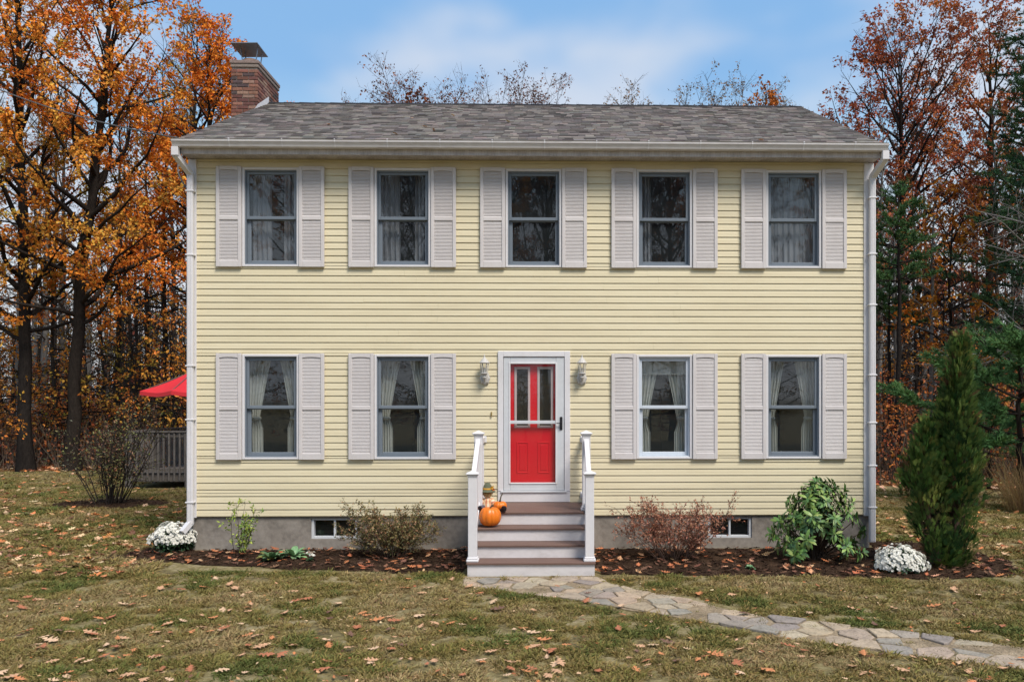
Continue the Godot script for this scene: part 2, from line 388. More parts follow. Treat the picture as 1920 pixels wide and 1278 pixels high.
func c0(p: Vector2) -> float: return p.x
func ground() -> void:
	var b := MB.new()
	b.quad(Vector3(-250, 0, 250), Vector3(250, 0, 250), Vector3(250, 0, -250), Vector3(-250, 0, -250))
	setting("ground", b, M.lawn)
	ground_sheet("forest_floor", [Vector2(-120, -13.2), Vector2(-40, -13.6), Vector2(-18, -13.8), Vector2(-12.5, -14.4), Vector2(-6, -14.6), Vector2(4, -13.2), Vector2(8.5, -9.2), Vector2(12, -7.6), Vector2(20, -6.5), Vector2(120, -5), Vector2(120, -160), Vector2(-120, -160)], 0.004, M.forest_floor, 0.0, 201)
	ground_sheet("garden_bed_left", Array(bed_left), 0.008, M.mulch, 0.12, 202)
	ground_sheet("garden_bed_right", Array(bed_right), 0.008, M.mulch, 0.12, 203)
	for i in 20:
		var a := TAU * i / 20.0
		ring.append(Vector2(-9.45 + cos(a) * 1.25, -5.6 + sin(a) * 0.85))
	ground_sheet("mulch_ring", Array(ring), 0.008, M.mulch, 0.15, 204)
	for p in PATH_UP: path_poly.append(p)
	for i in range(PATH_LO.size() - 1, -1, -1): path_poly.append(PATH_LO[i])
	var path := ground_sheet("flagstone_path", Array(path_poly), 0.006, M.path_sand, 0.10, 205)
	# flagstones: cells of a jittered grid along the path, clipped against their neighbours
	var r := RNG(5)
	var cen := PackedVector2Array()
	var tries := 0
	while cen.size() < 270 and tries < 12000:
		tries += 1
		var t := r.randf() * 8.6
		var i := mini(int(t), 8)
		var f := t - i
		var q: Vector2 = (PATH_UP[i] as Vector2).lerp(PATH_UP[i + 1], f).lerp((PATH_LO[i] as Vector2).lerp(PATH_LO[i + 1], f), r.randf_range(0.08, 0.92))
		var md := 0.13 + 0.15 * absf(sin(q.x * 3.7 + q.y * 2.1))
		var ok := true
		for c in cen:
			if c.distance_to(q) < md: ok = false; break
		if ok: cen.append(q)
	var tones := [L(0.42, 0.345, 0.255), L(0.48, 0.39, 0.28), L(0.36, 0.31, 0.25), L(0.50, 0.395, 0.275), L(0.31, 0.275, 0.235), L(0.45, 0.35, 0.245)]
	for i in cen.size():
		if r.randf() < 0.14 + 0.14 * clampf((c0(cen[i]) - 1.0) / 3.0, 0, 1): continue
		var c := cen[i]
		var poly := PackedVector2Array()
		for k in 14:
			var a := TAU * k / 14.0
			poly.append(c + Vector2(cos(a), sin(a)) * r.randf_range(0.15, 0.27))
		for j in cen.size():
			if j == i or cen[j].distance_to(c) > 0.65: continue
			var nn := (cen[j] - c).normalized(); var mid := (cen[j] + c) * 0.5 - nn * r.randf_range(0.006, 0.02)
			var far := PackedVector2Array([mid - nn.orthogonal() * 2.0, mid + nn.orthogonal() * 2.0, mid + nn.orthogonal() * 2.0 - nn * 3.0, mid - nn.orthogonal() * 2.0 - nn * 3.0])
			var res := Geometry2D.intersect_polygons(poly, far)
			if res.size(): poly = res[0]
		var cl := Geometry2D.intersect_polygons(poly, path_poly)
		if cl.is_empty(): continue
		poly = cl[0]
		if poly.size() < 3: continue
		c = Vector2.ZERO
		for p in poly: c += p / poly.size()
		if Geometry2D.is_polygon_clockwise(poly): poly.reverse()
		var h := r.randf_range(0.008, 0.030)
		var b2 := MB.new()
		var col: Color = vary(r, tones[r.randi() % 6], 0.10) * 1.08
		var inner := PackedVector2Array()
		for p in poly: inner.append(c + (p - c) * 0.93)
		var tl := Vector2(r.randf_range(-0.03, 0.03), r.randf_range(-0.03, 0.03))
		var m := poly.size()
		var c3 := Vector3(c.x, h, c.y)
		for k in m:
			var a2 := poly[k]; var d2 := poly[(k + 1) % m]; var ia := inner[k]; var id := inner[(k + 1) % m]
			var A := Vector3(ia.x, h + (ia - c).dot(tl), ia.y); var D := Vector3(id.x, h + (id - c).dot(tl), id.y)
			b2.tri(c3, D, A, col)
			b2.quad(A, D, Vector3(d2.x, h - 0.007 + (d2 - c).dot(tl), d2.y), Vector3(a2.x, h - 0.007 + (a2 - c).dot(tl), a2.y), col)
			b2.quad(Vector3(a2.x, h - 0.007 + (a2 - c).dot(tl), a2.y), Vector3(d2.x, h - 0.007 + (d2 - c).dot(tl), d2.y), Vector3(d2.x, -0.02, d2.y), Vector3(a2.x, -0.02, a2.y), col)
		part(path, "flagstone", b2, M.stone)

# ------------------------------------------------------------------ house
const CX := [-4.146, -2.175, -0.204, 1.775, 3.744]
const UP_WIN := [4.252, 5.738]
const LO_WIN := [1.363, 2.940]
var holes := []   # [x0, y0, x1, y1]

func wall_holes(b: MB, x0: float, x1: float, y0: float, y1: float, z0: float, z1: float, hs: Array) -> void:
	var xs := [x0, x1]; var ys := [y0, y1]
	for h in hs:
		for q in [h[0], h[2]]:
			if q > x0 and q < x1 and not xs.has(q): xs.append(q)
		for q in [h[1], h[3]]:
			if q > y0 and q < y1 and not ys.has(q): ys.append(q)
	xs.sort(); ys.sort()
	var solid := func(i: int, j: int) -> bool:
		if i < 0 or j < 0 or i >= xs.size() - 1 or j >= ys.size() - 1: return false
		var mx: float = (xs[i] + xs[i + 1]) * 0.5; var my: float = (ys[j] + ys[j + 1]) * 0.5
		for h in hs:
			if mx > h[0] and mx < h[2] and my > h[1] and my < h[3]: return false
		return true
	for i in xs.size() - 1:
		for j in ys.size() - 1:
			if not solid.call(i, j): continue
			var a: float = xs[i]; var d: float = xs[i + 1]; var e: float = ys[j]; var f: float = ys[j + 1]
			b.quad(Vector3(a, e, z1), Vector3(d, e, z1), Vector3(d, f, z1), Vector3(a, f, z1))
			b.quad(Vector3(d, e, z0), Vector3(a, e, z0), Vector3(a, f, z0), Vector3(d, f, z0))
			if not solid.call(i - 1, j): b.quad(Vector3(a, e, z0), Vector3(a, e, z1), Vector3(a, f, z1), Vector3(a, f, z0))
			if not solid.call(i + 1, j): b.quad(Vector3(d, e, z1), Vector3(d, e, z0), Vector3(d, f, z0), Vector3(d, f, z1))
			if not solid.call(i, j - 1): b.quad(Vector3(a, e, z0), Vector3(d, e, z0), Vector3(d, e, z1), Vector3(a, e, z1))
			if not solid.call(i, j + 1): b.quad(Vector3(a, f, z1), Vector3(d, f, z1), Vector3(d, f, z0), Vector3(a, f, z0))

func siding_piece(x0: float, x1: float, y0: float, e: float, c0: float, c1: float) -> MB:
	# one lapped course: y0 bottom of the course, e exposure, kept between heights c0 and c1
	var prof := [Vector2(0.005, 0.001), Vector2(0.005, 0.0155), Vector2(0.010, 0.018), Vector2(0.048, 0.0135), Vector2(0.056, 0.0135), Vector2(e, 0.007), Vector2(e + 0.004, 0.001)]
	var pr := []
	for i in prof.size():
		var y: float = y0 + prof[i].y * 0.0 + prof[i].x
		pr.append(Vector2(clampf(y, c0, c1), prof[i].y))
	var b := MB.new()
	for i in pr.size() - 1:
		var p: Vector2 = pr[i]; var q: Vector2 = pr[i + 1]
		if p.is_equal_approx(q): continue
		b.quad(Vector3(x0, p.x, p.y), Vector3(x1, p.x, p.y), Vector3(x1, q.x, q.y), Vector3(x0, q.x, q.y))
	for s in 2:
		var x := x0 if s == 0 else x1
		for i in range(1, pr.size() - 1):
			var a := Vector3(x, pr[0].x, pr[0].y); var d := Vector3(x, pr[i].x, pr[i].y); var f := Vector3(x, pr[i + 1].x, pr[i + 1].y)
			if s == 0: b.tri(a, d, f)
			else: b.tri(a, f, d)
	return b

func frame(b: MB, x0: float, y0: float, x1: float, y1: float, z0: float, z1: float, l: float, rr: float, t: float, bt: float, ch: float) -> void:
	b.bbox(x0, y0, z0, x0 + l, y1, z1, ch); b.bbox(x1 - rr, y0, z0, x1, y1, z1, ch)
	b.bbox(x0 + l, y1 - t, z0, x1 - rr, y1, z1 - 0.001, ch); b.bbox(x0 + l, y0, z0, x1 - rr, y0 + bt, z1 - 0.001, ch)
func pane(x0: float, y0: float, x1: float, y1: float, z: float) -> MB:
	var b := MB.new(); b.quad(Vector3(x0, y0, z), Vector3(x1, y0, z), Vector3(x1, y1, z), Vector3(x0, y1, z)); return b

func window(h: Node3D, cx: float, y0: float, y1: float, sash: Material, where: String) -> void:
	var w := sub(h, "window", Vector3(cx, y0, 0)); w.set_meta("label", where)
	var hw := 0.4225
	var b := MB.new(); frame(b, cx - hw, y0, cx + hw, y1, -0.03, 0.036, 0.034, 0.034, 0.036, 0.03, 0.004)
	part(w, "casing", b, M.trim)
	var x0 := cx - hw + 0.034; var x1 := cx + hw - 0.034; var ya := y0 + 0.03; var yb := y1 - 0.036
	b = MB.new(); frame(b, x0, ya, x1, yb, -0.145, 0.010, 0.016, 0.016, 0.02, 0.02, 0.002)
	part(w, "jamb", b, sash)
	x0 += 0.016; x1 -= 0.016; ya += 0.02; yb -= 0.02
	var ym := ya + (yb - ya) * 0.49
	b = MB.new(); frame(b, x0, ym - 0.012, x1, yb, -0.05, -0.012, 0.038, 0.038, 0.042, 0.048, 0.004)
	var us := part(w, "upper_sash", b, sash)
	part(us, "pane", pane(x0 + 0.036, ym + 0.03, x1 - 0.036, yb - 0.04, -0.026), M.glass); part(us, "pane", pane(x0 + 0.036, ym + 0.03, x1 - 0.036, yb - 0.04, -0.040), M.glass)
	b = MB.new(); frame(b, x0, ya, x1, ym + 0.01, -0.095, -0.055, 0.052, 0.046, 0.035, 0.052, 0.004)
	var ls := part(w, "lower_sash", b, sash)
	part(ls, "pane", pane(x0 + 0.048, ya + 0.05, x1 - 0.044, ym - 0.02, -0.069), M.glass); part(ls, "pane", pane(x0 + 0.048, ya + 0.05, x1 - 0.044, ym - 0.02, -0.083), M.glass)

var shutter_mesh := {}
func shutter(h: Node3D, cx: float, y0: float, hh: float) -> void:
	var w := 0.378
	if not shutter_mesh.has(hh):
		var b := MB.new()
		var mid := hh * 0.487
		b.bbox(-w / 2, 0, 0.012, -w / 2 + 0.052, hh, 0.05, 0.006); b.bbox(w / 2 - 0.052, 0, 0.012, w / 2, hh, 0.05, 0.006)
		b.bbox(-w / 2 + 0.05, 0, 0.012, w / 2 - 0.05, 0.095, 0.049, 0.005)
		b.bbox(-w / 2 + 0.05, mid - 0.03, 0.012, w / 2 - 0.05, mid + 0.03, 0.049, 0.005)
		# arched head
		var n := 12; var hw := w / 2 - 0.051
		for i in n:
			var a := -hw + 2 * hw * i / n; var d := -hw + 2 * hw * (i + 1) / n
			var ya := hh - 0.066 + 0.013 * pow(cos(a / hw * PI * 0.5), 0.7); var yd := hh - 0.066 + 0.013 * pow(cos(d / hw * PI * 0.5), 0.7)
			b.quad(Vector3(a, ya, 0.048), Vector3(d, yd, 0.048), Vector3(d, hh, 0.048), Vector3(a, hh, 0.048))
			b.quad(Vector3(a, ya, 0.018), Vector3(d, yd, 0.018), Vector3(d, yd, 0.048), Vector3(a, ya, 0.048))
			b.quad(Vector3(a, hh, 0.048), Vector3(d, hh, 0.048), Vector3(d, hh, 0.012), Vector3(a, hh, 0.012))
		b.quad(Vector3(-hw, 0.05, 0.020), Vector3(hw, 0.05, 0.020), Vector3(hw, hh - 0.01, 0.020), Vector3(-hw, hh - 0.01, 0.020))
		var fm := b.mesh()
		var ls := []
		for f in [[0.095, mid - 0.03], [mid + 0.03, hh - 0.055]]:
			var l := MB.new()
			var y: float = f[0]
			while y < f[1] - 0.012:
				# a tilted slat with a rounded lower lip
				l.quad(Vector3(-hw, y + 0.002, 0.040), Vector3(hw, y + 0.002, 0.040), Vector3(hw, y + 0.021, 0.028), Vector3(-hw, y + 0.021, 0.028))
				l.quad(Vector3(-hw, y - 0.001, 0.024), Vector3(hw, y - 0.001, 0.024), Vector3(hw, y + 0.002, 0.040), Vector3(-hw, y + 0.002, 0.040))
				y += 0.0212
			ls.append(l.mesh())
		shutter_mesh[hh] = [fm, ls]
	var s := sub(h, "shutter", Vector3(cx, y0, 0.012))
	inst(s, "shutter_frame", shutter_mesh[hh][0], M.shutter, Vector3.ZERO)
	for l in shutter_mesh[hh][1]:
		var o := inst(s, "louver_panel", l, M.shutter, Vector3.ZERO); o.set_meta("kind", "stuff")

func house() -> void:
	var h := thing("house", Vector3(-0.2, 0, -3.7), "two storey pale yellow clapboard house with red front door and grey shutters", "house")
	var X0 := -5.35; var X1 := 4.95; var ZB := -7.4
	var b := MB.new()
	for c in CX: holes.append([c - 0.40, UP_WIN[0] + 0.02, c + 0.40, UP_WIN[1] - 0.02])
	for c in [CX[0], CX[1], CX[3], CX[4]]: holes.append([c - 0.40, LO_WIN[0] + 0.02, c + 0.40, LO_WIN[1] - 0.02])
	holes.append([-0.70, 0.86, 0.30, 2.96])
	# foundation with two cellar window openings
	var bw := [[-3.56, 0.16, -2.86, 0.47], [2.45, 0.155, 3.12, 0.47]]
	wall_holes(b, X0 + 0.03, X1 - 0.03, -0.3, 0.495, -0.22, -0.02, bw)
	b.box(X0 + 0.03, -0.3, ZB, X0 + 0.23, 0.495, -0.22); b.box(X1 - 0.23, -0.3, ZB, X1 - 0.03, 0.495, -0.22); b.box(X0 + 0.23, -0.3, ZB, X1 - 0.23, 0.495, ZB + 0.2)
	part(h, "foundation", b, M.concrete)
	b = MB.new(); wall_holes(b, X0, X1, 0.50, 5.86, -0.14, 0.0, holes); part(h, "front_wall", b, M.siding)
	b = MB.new()
	for x in [[X0, X0 + 0.14], [X1 - 0.14, X1]]:
		b.box(x[0], 0.5, ZB, x[1], 5.95, -0.14)
		b.hexa([Vector3(x[0], 5.95, ZB), Vector3(x[1], 5.95, ZB), Vector3(x[1], 5.95, 0), Vector3(x[0], 5.95, 0), Vector3(x[0], 7.86, -3.71), Vector3(x[1], 7.86, -3.71), Vector3(x[1], 7.86, -3.69), Vector3(x[0], 7.86, -3.69)])
	b.box(X0 + 0.14, 0.5, ZB, X1 - 0.14, 5.86, ZB + 0.14)
	part(h, "side_wall", b, M.siding)
	# inside: floors, ceilings and partitions, so that the rooms are closed and dim
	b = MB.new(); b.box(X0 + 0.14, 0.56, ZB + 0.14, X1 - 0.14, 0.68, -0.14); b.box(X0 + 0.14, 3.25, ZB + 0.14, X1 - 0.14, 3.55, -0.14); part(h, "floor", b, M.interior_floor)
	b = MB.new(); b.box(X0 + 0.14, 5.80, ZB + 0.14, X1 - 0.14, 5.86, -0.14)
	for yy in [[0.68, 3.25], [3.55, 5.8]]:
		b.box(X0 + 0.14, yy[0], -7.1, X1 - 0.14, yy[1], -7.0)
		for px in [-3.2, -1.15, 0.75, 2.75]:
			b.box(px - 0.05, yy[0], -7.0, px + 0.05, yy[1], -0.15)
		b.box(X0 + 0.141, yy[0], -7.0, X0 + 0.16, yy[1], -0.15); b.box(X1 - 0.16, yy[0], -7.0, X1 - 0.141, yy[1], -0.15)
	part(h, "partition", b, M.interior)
	# clapboards
	var e := 0.1003; var y := 0.505; var sr := RNG(17)
	var sx0 := -5.25; var sx1 := 4.82
	while y < 5.85:
		var top := minf(y + e, 5.862)
		# split the course in height where openings begin or end
		var cuts := [y, top]
		for o in holes:
			for q in [o[1], o[3]]:
				if q > y + 0.004 and q < top - 0.004 and not cuts.has(q): cuts.append(q)
		cuts.sort()
		for ci in cuts.size() - 1:
			var ca: float = cuts[ci]; var cb: float = cuts[ci + 1]; var my := (ca + cb) * 0.5
			var xs := [sx0]
			for o in holes:
				if my > o[1] and my < o[3]: xs.append(o[0]); xs.append(o[2])
			xs.append(sx1); xs.sort()
			for i in range(0, xs.size(), 2):
				# long courses are made of lengths that meet at staggered seams
				var xa: float = xs[i]; var xe: float = xs[i + 1]
				var jit := sr.randf_range(-0.0016, 0.0016)
				if xe - xa > 6.0:
					var cut := xa + sr.randf_range(2.4, 3.7)
					while cut < xe - 1.0:
						part(h, "siding_board", siding_piece(xa, cut - 0.0015, y + jit, e, ca, cb), M.siding)
						xa = cut; cut += 3.66; jit = sr.randf_range(-0.0016, 0.0016)
				part(h, "siding_board", siding_piece(xa, xe, y + jit, e, ca, cb), M.siding)
		y += e
	# corner boards and starter strip
	for x in [[X0 - 0.02, sx0], [sx1, X1 + 0.02]]:
		b = MB.new(); b.bbox(x[0], 0.49, -0.11, x[1], 5.85, 0.034, 0.005); part(h, "corner_board", b, M.trim)
	for c in CX.size():
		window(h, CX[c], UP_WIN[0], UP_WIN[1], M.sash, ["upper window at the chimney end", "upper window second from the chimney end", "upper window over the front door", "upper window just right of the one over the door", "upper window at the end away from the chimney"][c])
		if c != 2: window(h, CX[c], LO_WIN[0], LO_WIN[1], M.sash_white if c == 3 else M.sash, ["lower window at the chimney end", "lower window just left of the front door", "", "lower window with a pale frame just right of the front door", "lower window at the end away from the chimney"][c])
		for s in [-1.0, 1.0]:
			shutter(h, CX[c] + s * 0.616, 4.243, 1.505)
			if c != 2: shutter(h, CX[c] + s * 0.616, 1.358, 1.592)
	# cellar windows
	for w in bw:
		var cw := sub(h, "cellar_window", Vector3((w[0] + w[2]) * 0.5, w[1], -0.1))
		b = MB.new(); frame(b, w[0], w[1], w[2], w[3], -0.14, -0.045, 0.04, 0.04, 0.03, 0.035, 0.004); part(cw, "window_frame", b, M.storm)
		var mx: float = (w[0] + w[2]) * 0.5
		b = MB.new(); b.bbox(mx - 0.014, w[1] + 0.035, -0.11, mx + 0.014, w[3] - 0.03, -0.05, 0.003); part(cw, "mullion", b, M.storm)
		part(cw, "pane", pane(w[0] + 0.04, w[1] + 0.03, mx - 0.01, w[3] - 0.03, -0.085), M.glass)
		part(cw, "pane", pane(mx + 0.01, w[1] + 0.03, w[2] - 0.04, w[3] - 0.03, -0.085), M.glass)
	# roof
	var rp := Vector3(0, 6.04, 0.35)
	var us := Vector3(0, 1.99, -4.05).normalized(); var rn := Vector3(0, 4.05, 1.99).normalized()
	var RX0 := -5.42; var RX1 := 5.0; var SL := 4.512
	var roof := sub(h, "roof", Vector3(-0.2, 6.0, -3.7))
	b = MB.new()
	var p0 := rp - rn * 0.012; var p1 := Vector3(0, 8.03, -3.7) - rn * 0.012
	b.hexa([Vector3(RX0, p0.y - 0.05, p0.z - 0.005), Vector3(RX1, p0.y - 0.05, p0.z - 0.005), Vector3(RX1, p0.y, p0.z), Vector3(RX0, p0.y, p0.z), Vector3(RX0, 7.94, -3.7), Vector3(RX1, 7.94, -3.7), Vector3(RX1, p1.y, p1.z), Vector3(RX0, p1.y, p1.z)])
	b.hexa([Vector3(RX0, 5.98, -7.75), Vector3(RX1, 5.98, -7.75), Vector3(RX1, 7.94, -3.702), Vector3(RX0, 7.94, -3.702), Vector3(RX0, 6.03, -7.75), Vector3(RX1, 6.03, -7.75), Vector3(RX1, 8.02, -3.702), Vector3(RX0, 8.02, -3.702)])
	var dk := MB.new(); dk.v = b.v; dk.n = b.n
	for i in b.v.size(): dk.c.append(L(0.12, 0.11, 0.105))
	part(roof, "roof_deck", dk, M.shingle)
	var r := RNG(31)
	var tones := [L(0.165, 0.145, 0.133), L(0.22, 0.193, 0.175), L(0.115, 0.102, 0.096), L(0.265, 0.23, 0.205), L(0.078, 0.071, 0.070), L(0.18, 0.168, 0.165)]
	var field := MB.new()
	var ex := 0.1435; var row := 0
	var count := 0
	while row * ex < SL - 0.05:
		var s0 := row * ex - 0.015
		var x := RX0 - r.randf() * 0.25
		while x < RX1:
			var w := r.randf_range(0.09, 0.21)
			var xa := maxf(x, RX0); var xb := minf(x + w - 0.004, RX1)
			x += w
			if xb - xa < 0.03: continue
			var col: Color = vary(r, tones[r.randi() % 6].lerp(tones[1], 0.3), 0.12) * 1.4
			var hi := 0.011 + (0.006 if r.randf() < 0.45 else 0.0)
			var sb := s0 - (0.006 if r.randf() < 0.3 else 0.0)
			var q := []
			for yy in [0, 1]:
				for k in 4:
					var xx := xa if (k == 0 or k == 3) else xb
					var up := k < 2
					var s := minf(s0 + 0.165, SL) if up else sb
					var hh := (0.002 if up else hi) if yy == 1 else -0.004
					q.append(Vector3(xx, 0, 0) + rp + us * s + rn * hh)
			if row < 5 and count < 298:
				var sb2 := MB.new(); sb2.hexa(q, col); part(roof, "shingle", sb2, M.shingle); count += 1
			else:
				field.hexa(q, col)
		row += 1
	var fo := part(roof, "shingle_field", field, M.shingle); fo.set_meta("kind", "stuff")
	b = MB.new()
	var cx := RX0
	while cx < RX1 - 0.02:
		var ce := minf(cx + 0.3, RX1)
		var cc: Color = L(0.05, 0.05, 0.055) * r.randf_range(0.8, 1.2)
		for s in [1.0, -1.0]:
			var a := Vector3(0, 8.055, -3.7); var d := Vector3(0, 8.055 - 0.065, -3.7 + 0.14 * s)
			var A := a + Vector3(cx, 0, 0); var B := a + Vector3(ce, -0.008, 0); var D := d + Vector3(ce, -0.008, 0); var E2 := d + Vector3(cx, 0, 0)
			if s > 0: b.quad(E2, D, B, A, cc); b.quad(E2 - Vector3(0, 0.02, 0), D - Vector3(0, 0.02, 0), D, E2, cc)
			else: b.quad(D, E2, A, B, cc)
		cx = ce
	part(roof, "ridge_cap", b, M.shingle)
	for x in [[RX0 - 0.0, X0 - 0.003], [X1 + 0.003, RX1]]:
		b = MB.new()
		b.hexa([Vector3(x[0], 5.84, 0.30), Vector3(x[1], 5.84, 0.30), Vector3(x[1], 5.84, 0.34), Vector3(x[0], 5.84, 0.34), Vector3(x[0], 5.985, 0.30), Vector3(x[1], 5.985, 0.30), Vector3(x[1], 5.985, 0.34), Vector3(x[0], 5.985, 0.34)])
		for s in [0.34, -7.74]:
			b.hexa([Vector3(x[0], 5.83, s), Vector3(x[1], 5.83, s), Vector3(x[1], 5.83, s - 0.001), Vector3(x[0], 5.83, s - 0.001), Vector3(x[0], 5.98, s), Vector3(x[1], 5.98, s), Vector3(x[1], 5.98, s - 0.001), Vector3(x[0], 5.98, s - 0.001)])
			b.quad(Vector3(x[0], 5.83, s), Vector3(x[0], 7.78, -3.7), Vector3(x[0], 7.93, -3.7), Vector3(x[0], 5.98, s)); b.quad(Vector3(x[1], 5.83, s), Vector3(x[1], 7.78, -3.7), Vector3(x[1], 7.93, -3.7), Vector3(x[1], 5.98, s))
			b.quad(Vector3(x[0], 5.83, s), Vector3(x[1], 5.83, s), Vector3(x[1], 7.78, -3.7), Vector3(x[0], 7.78, -3.7))
		part(h, "rake_board", b, M.trim)
	b = MB.new(); b.bbox(X0 - 0.03, 5.845, 0.295, X1 + 0.03, 6.0, 0.325, 0.003); part(h, "fascia", b, M.fascia)
	b = MB.new(); b.box(X0 - 0.02, 5.866, -0.002, X1 + 0.02, 5.882, 0.295); part(h, "soffit", b, M.fascia); b = MB.new(); b.box(X0 - 0.02, 5.866, -7.7, X1 + 0.02, 5.882, -7.4); part(h, "soffit", b, M.fascia)
	# gutter: ogee profile swept along the eave, open at the top
	var gx0 := -5.44; var gx1 := 5.03
	var gp := [Vector2(0.327, 6.028), Vector2(0.327, 5.925), Vector2(0.395, 5.925), Vector2(0.412, 5.935), Vector2(0.420, 5.958), Vector2(0.436, 5.985), Vector2(0.447, 6.0), Vector2(0.449, 6.022), Vector2(0.455, 6.032), Vector2(0.442, 6.034), Vector2(0.440, 6.012), Vector2(0.335, 6.0)]
	b = MB.new()
	for i in gp.size():
		var a: Vector2 = gp[i]; var d: Vector2 = gp[(i + 1) % gp.size()]
		b.quad(Vector3(gx0, a.y, a.x), Vector3(gx1, a.y, a.x), Vector3(gx1, d.y, d.x), Vector3(gx0, d.y, d.x))
	for x in [gx0, gx1]:
		for i in range(1, gp.size() - 1):
			b.tri(Vector3(x, gp[0].y, gp[0].x), Vector3(x, gp[i].y, gp[i].x), Vector3(x, gp[i + 1].y, gp[i + 1].x))
	var gut := part(h, "gutter", b, M.gutter)
	var gxs := -4.62
	while gxs < 4.9:
		b = MB.new()
		for i in range(2, 8):
			var a: Vector2 = gp[i] + Vector2(0.003, -0.001); var d: Vector2 = gp[i + 1] + Vector2(0.003, -0.001)
			b.quad(Vector3(gxs, a.y, a.x), Vector3(gxs + 0.022, a.y, a.x), Vector3(gxs + 0.022, d.y, d.x), Vector3(gxs, d.y, d.x))
		b.bbox(gxs, 6.028, 0.36, gxs + 0.02, 6.040, 0.458, 0.003)
		part(gut, "gutter_strap", b, M.trim)
		gxs += 0.762
	# downspouts
	for s in 2:
		var dx := -5.315 if s == 0 else 4.925; var ox := -5.405 if s == 0 else 5.0
		var sg := -1.0 if s == 0 else 1.0
		var dn := sub(h, "downspout", Vector3(dx, 0.3, 0.08))
		b = MB.new()
		b.bbox(ox - 0.05, 5.80, 0.335, ox + 0.05, 5.93, 0.415, 0.006)
		b.bar(Vector3(ox, 5.82, 0.375), Vector3(dx, 5.62, 0.085), 0.085, 0.07)
		part(dn, "elbow", b, M.trim)
		b = MB.new()
		var yb := 0.40 if s == 0 else 0.10
		b.bbox(dx - 0.045, yb, 0.048, dx + 0.045, 5.64, 0.115, 0.010)
		for k in [-0.022, 0.0, 0.022]: b.bbox(dx + k - 0.006, yb + 0.02, 0.11, dx + k + 0.006, 5.60, 0.120, 0.003)
		if s == 0: b.bar(Vector3(dx, 0.43, 0.082), Vector3(dx - 0.07, 0.30, 0.20), 0.085, 0.07)
		part(dn, "pipe", b, M.trim)
		for yy in ([5.35, 4.4, 2.75, 1.95, 0.72] if s == 0 else [5.3, 4.45, 3.68, 2.62, 1.9, 1.25, 0.62]):
			b = MB.new(); b.bbox(dx - 0.062, yy, 0.036, dx + 0.062, yy + 0.022, 0.126, 0.004); part(dn, "strap", b, M.trim)
	chimney(h)
	door(h)

func chimney(h: Node3D) -> void:
	var ch := sub(h, "chimney", Vector3(-5.635, 0, -3.6))
	var X0 := -5.88; var X1 := -5.39; var Z1 := -3.0; var Z0 := -4.2
	var b := MB.new(); b.box(X0 + 0.012, 0.0, Z0 + 0.012, X1 - 0.012, 8.56, Z1 - 0.012); part(ch, "mortar", b, M.mortar)
	var r := RNG(41)
	var tones := [L(0.17, 0.068, 0.048), L(0.20, 0.085, 0.06), L(0.13, 0.055, 0.045), L(0.235, 0.105, 0.075), L(0.085, 0.06, 0.058), L(0.25, 0.15, 0.115)]
	var rest := MB.new()
	var row := 0
	var y := 0.0
	while y < 8.40:
		var see := y > 7.25
		for face in 4:
			var len := (X1 - X0) if face % 2 == 0 else (Z1 - Z0)
			var s := -0.106 if (row + face) % 2 == 0 else 0.0
			while s < len - 0.01:
				var a := maxf(s, 0.0); var d := minf(s + 0.203, len); s += 0.2135
				if d - a < 0.02: continue
				var o := r.randf_range(0.0, 0.004); var col: Color = vary(r, tones[r.randi() % 6], 0.18) * 1.4
				var q := MB.new()
				var t := q if (see and face < 2) else rest
				match face:
					0: t.bbox(X0 + a, y, Z1 - 0.03, X0 + d, y + 0.057, Z1 + o, 0.004, col)
					1: t.bbox(X1 - 0.03, y, Z1 - d, X1 + o, y + 0.057, Z1 - a - (0.031 if a == 0.0 else 0.0), 0.004, col)
					2: if see: t.box(X0 + a, y, Z0 - o, X0 + d, y + 0.057, Z0 + 0.03, col)
					3: if see: t.box(X0 - o, y, Z0 + a + 0.031, X0 + 0.03, y + 0.057, minf(Z0 + d, Z1 - 0.032), col)
				if see and face < 2: part(ch, "brick", q, M.brick)
		y += 0.0677; row += 1
		if y < 7.2: y = 7.2
	var ro := part(ch, "brickwork", rest, M.brick); ro.set_meta("kind", "stuff")
	b = MB.new()
	for k in 2:
		var yy := 8.445 + k * 0.0677
		var g := 0.012 + k * 0.012
		b.bbox(X0 - g, yy, Z0 - g, X1 + g, yy + 0.062, Z1 + g, 0.006, vary(r, L(0.30, 0.23, 0.20), 0.1))
	part(ch, "corbel", b, M.brick)
	b = MB.new(); b.lathe([Vector2(0.0, 8.55), Vector2(0.155, 8.55), Vector2(0.155, 8.70), Vector2(0.12, 8.70), Vector2(0.12, 8.60)], 16, Vector3(-5.63, 0, -3.35), L(0.45, 0.30, 0.22)); part(ch, "flue", b, M.brick)
	b = MB.new()
	b.hexa([Vector3(-5.92, 8.90, -3.66), Vector3(-5.42, 8.905, -3.66), Vector3(-5.42, 8.925, -3.06), Vector3(-5.92, 8.92, -3.06), Vector3(-5.92, 8.912, -3.66), Vector3(-5.42, 8.917, -3.66), Vector3(-5.42, 8.937, -3.06), Vector3(-5.92, 8.932, -3.06)])
	for lx in [-5.75, -5.51]:
		for lz in [-3.23, -3.47]: b.bar(Vector3(lx, 8.60, lz), Vector3(lx + (lx + 5.63) * 0.35, 8.905, lz), 0.035, 0.008)
	part(ch, "rain_cap", b, M.sheet_metal)
	b = MB.new(); b.quad(Vector3(X1 + 0.006, 7.55, -2.75), Vector3(X1 + 0.006, 7.95, -3.6), Vector3(X1 + 0.006, 8.12, -3.6), Vector3(X1 + 0.006, 7.75, -2.98)); part(ch, "flashing", b, M.trim)

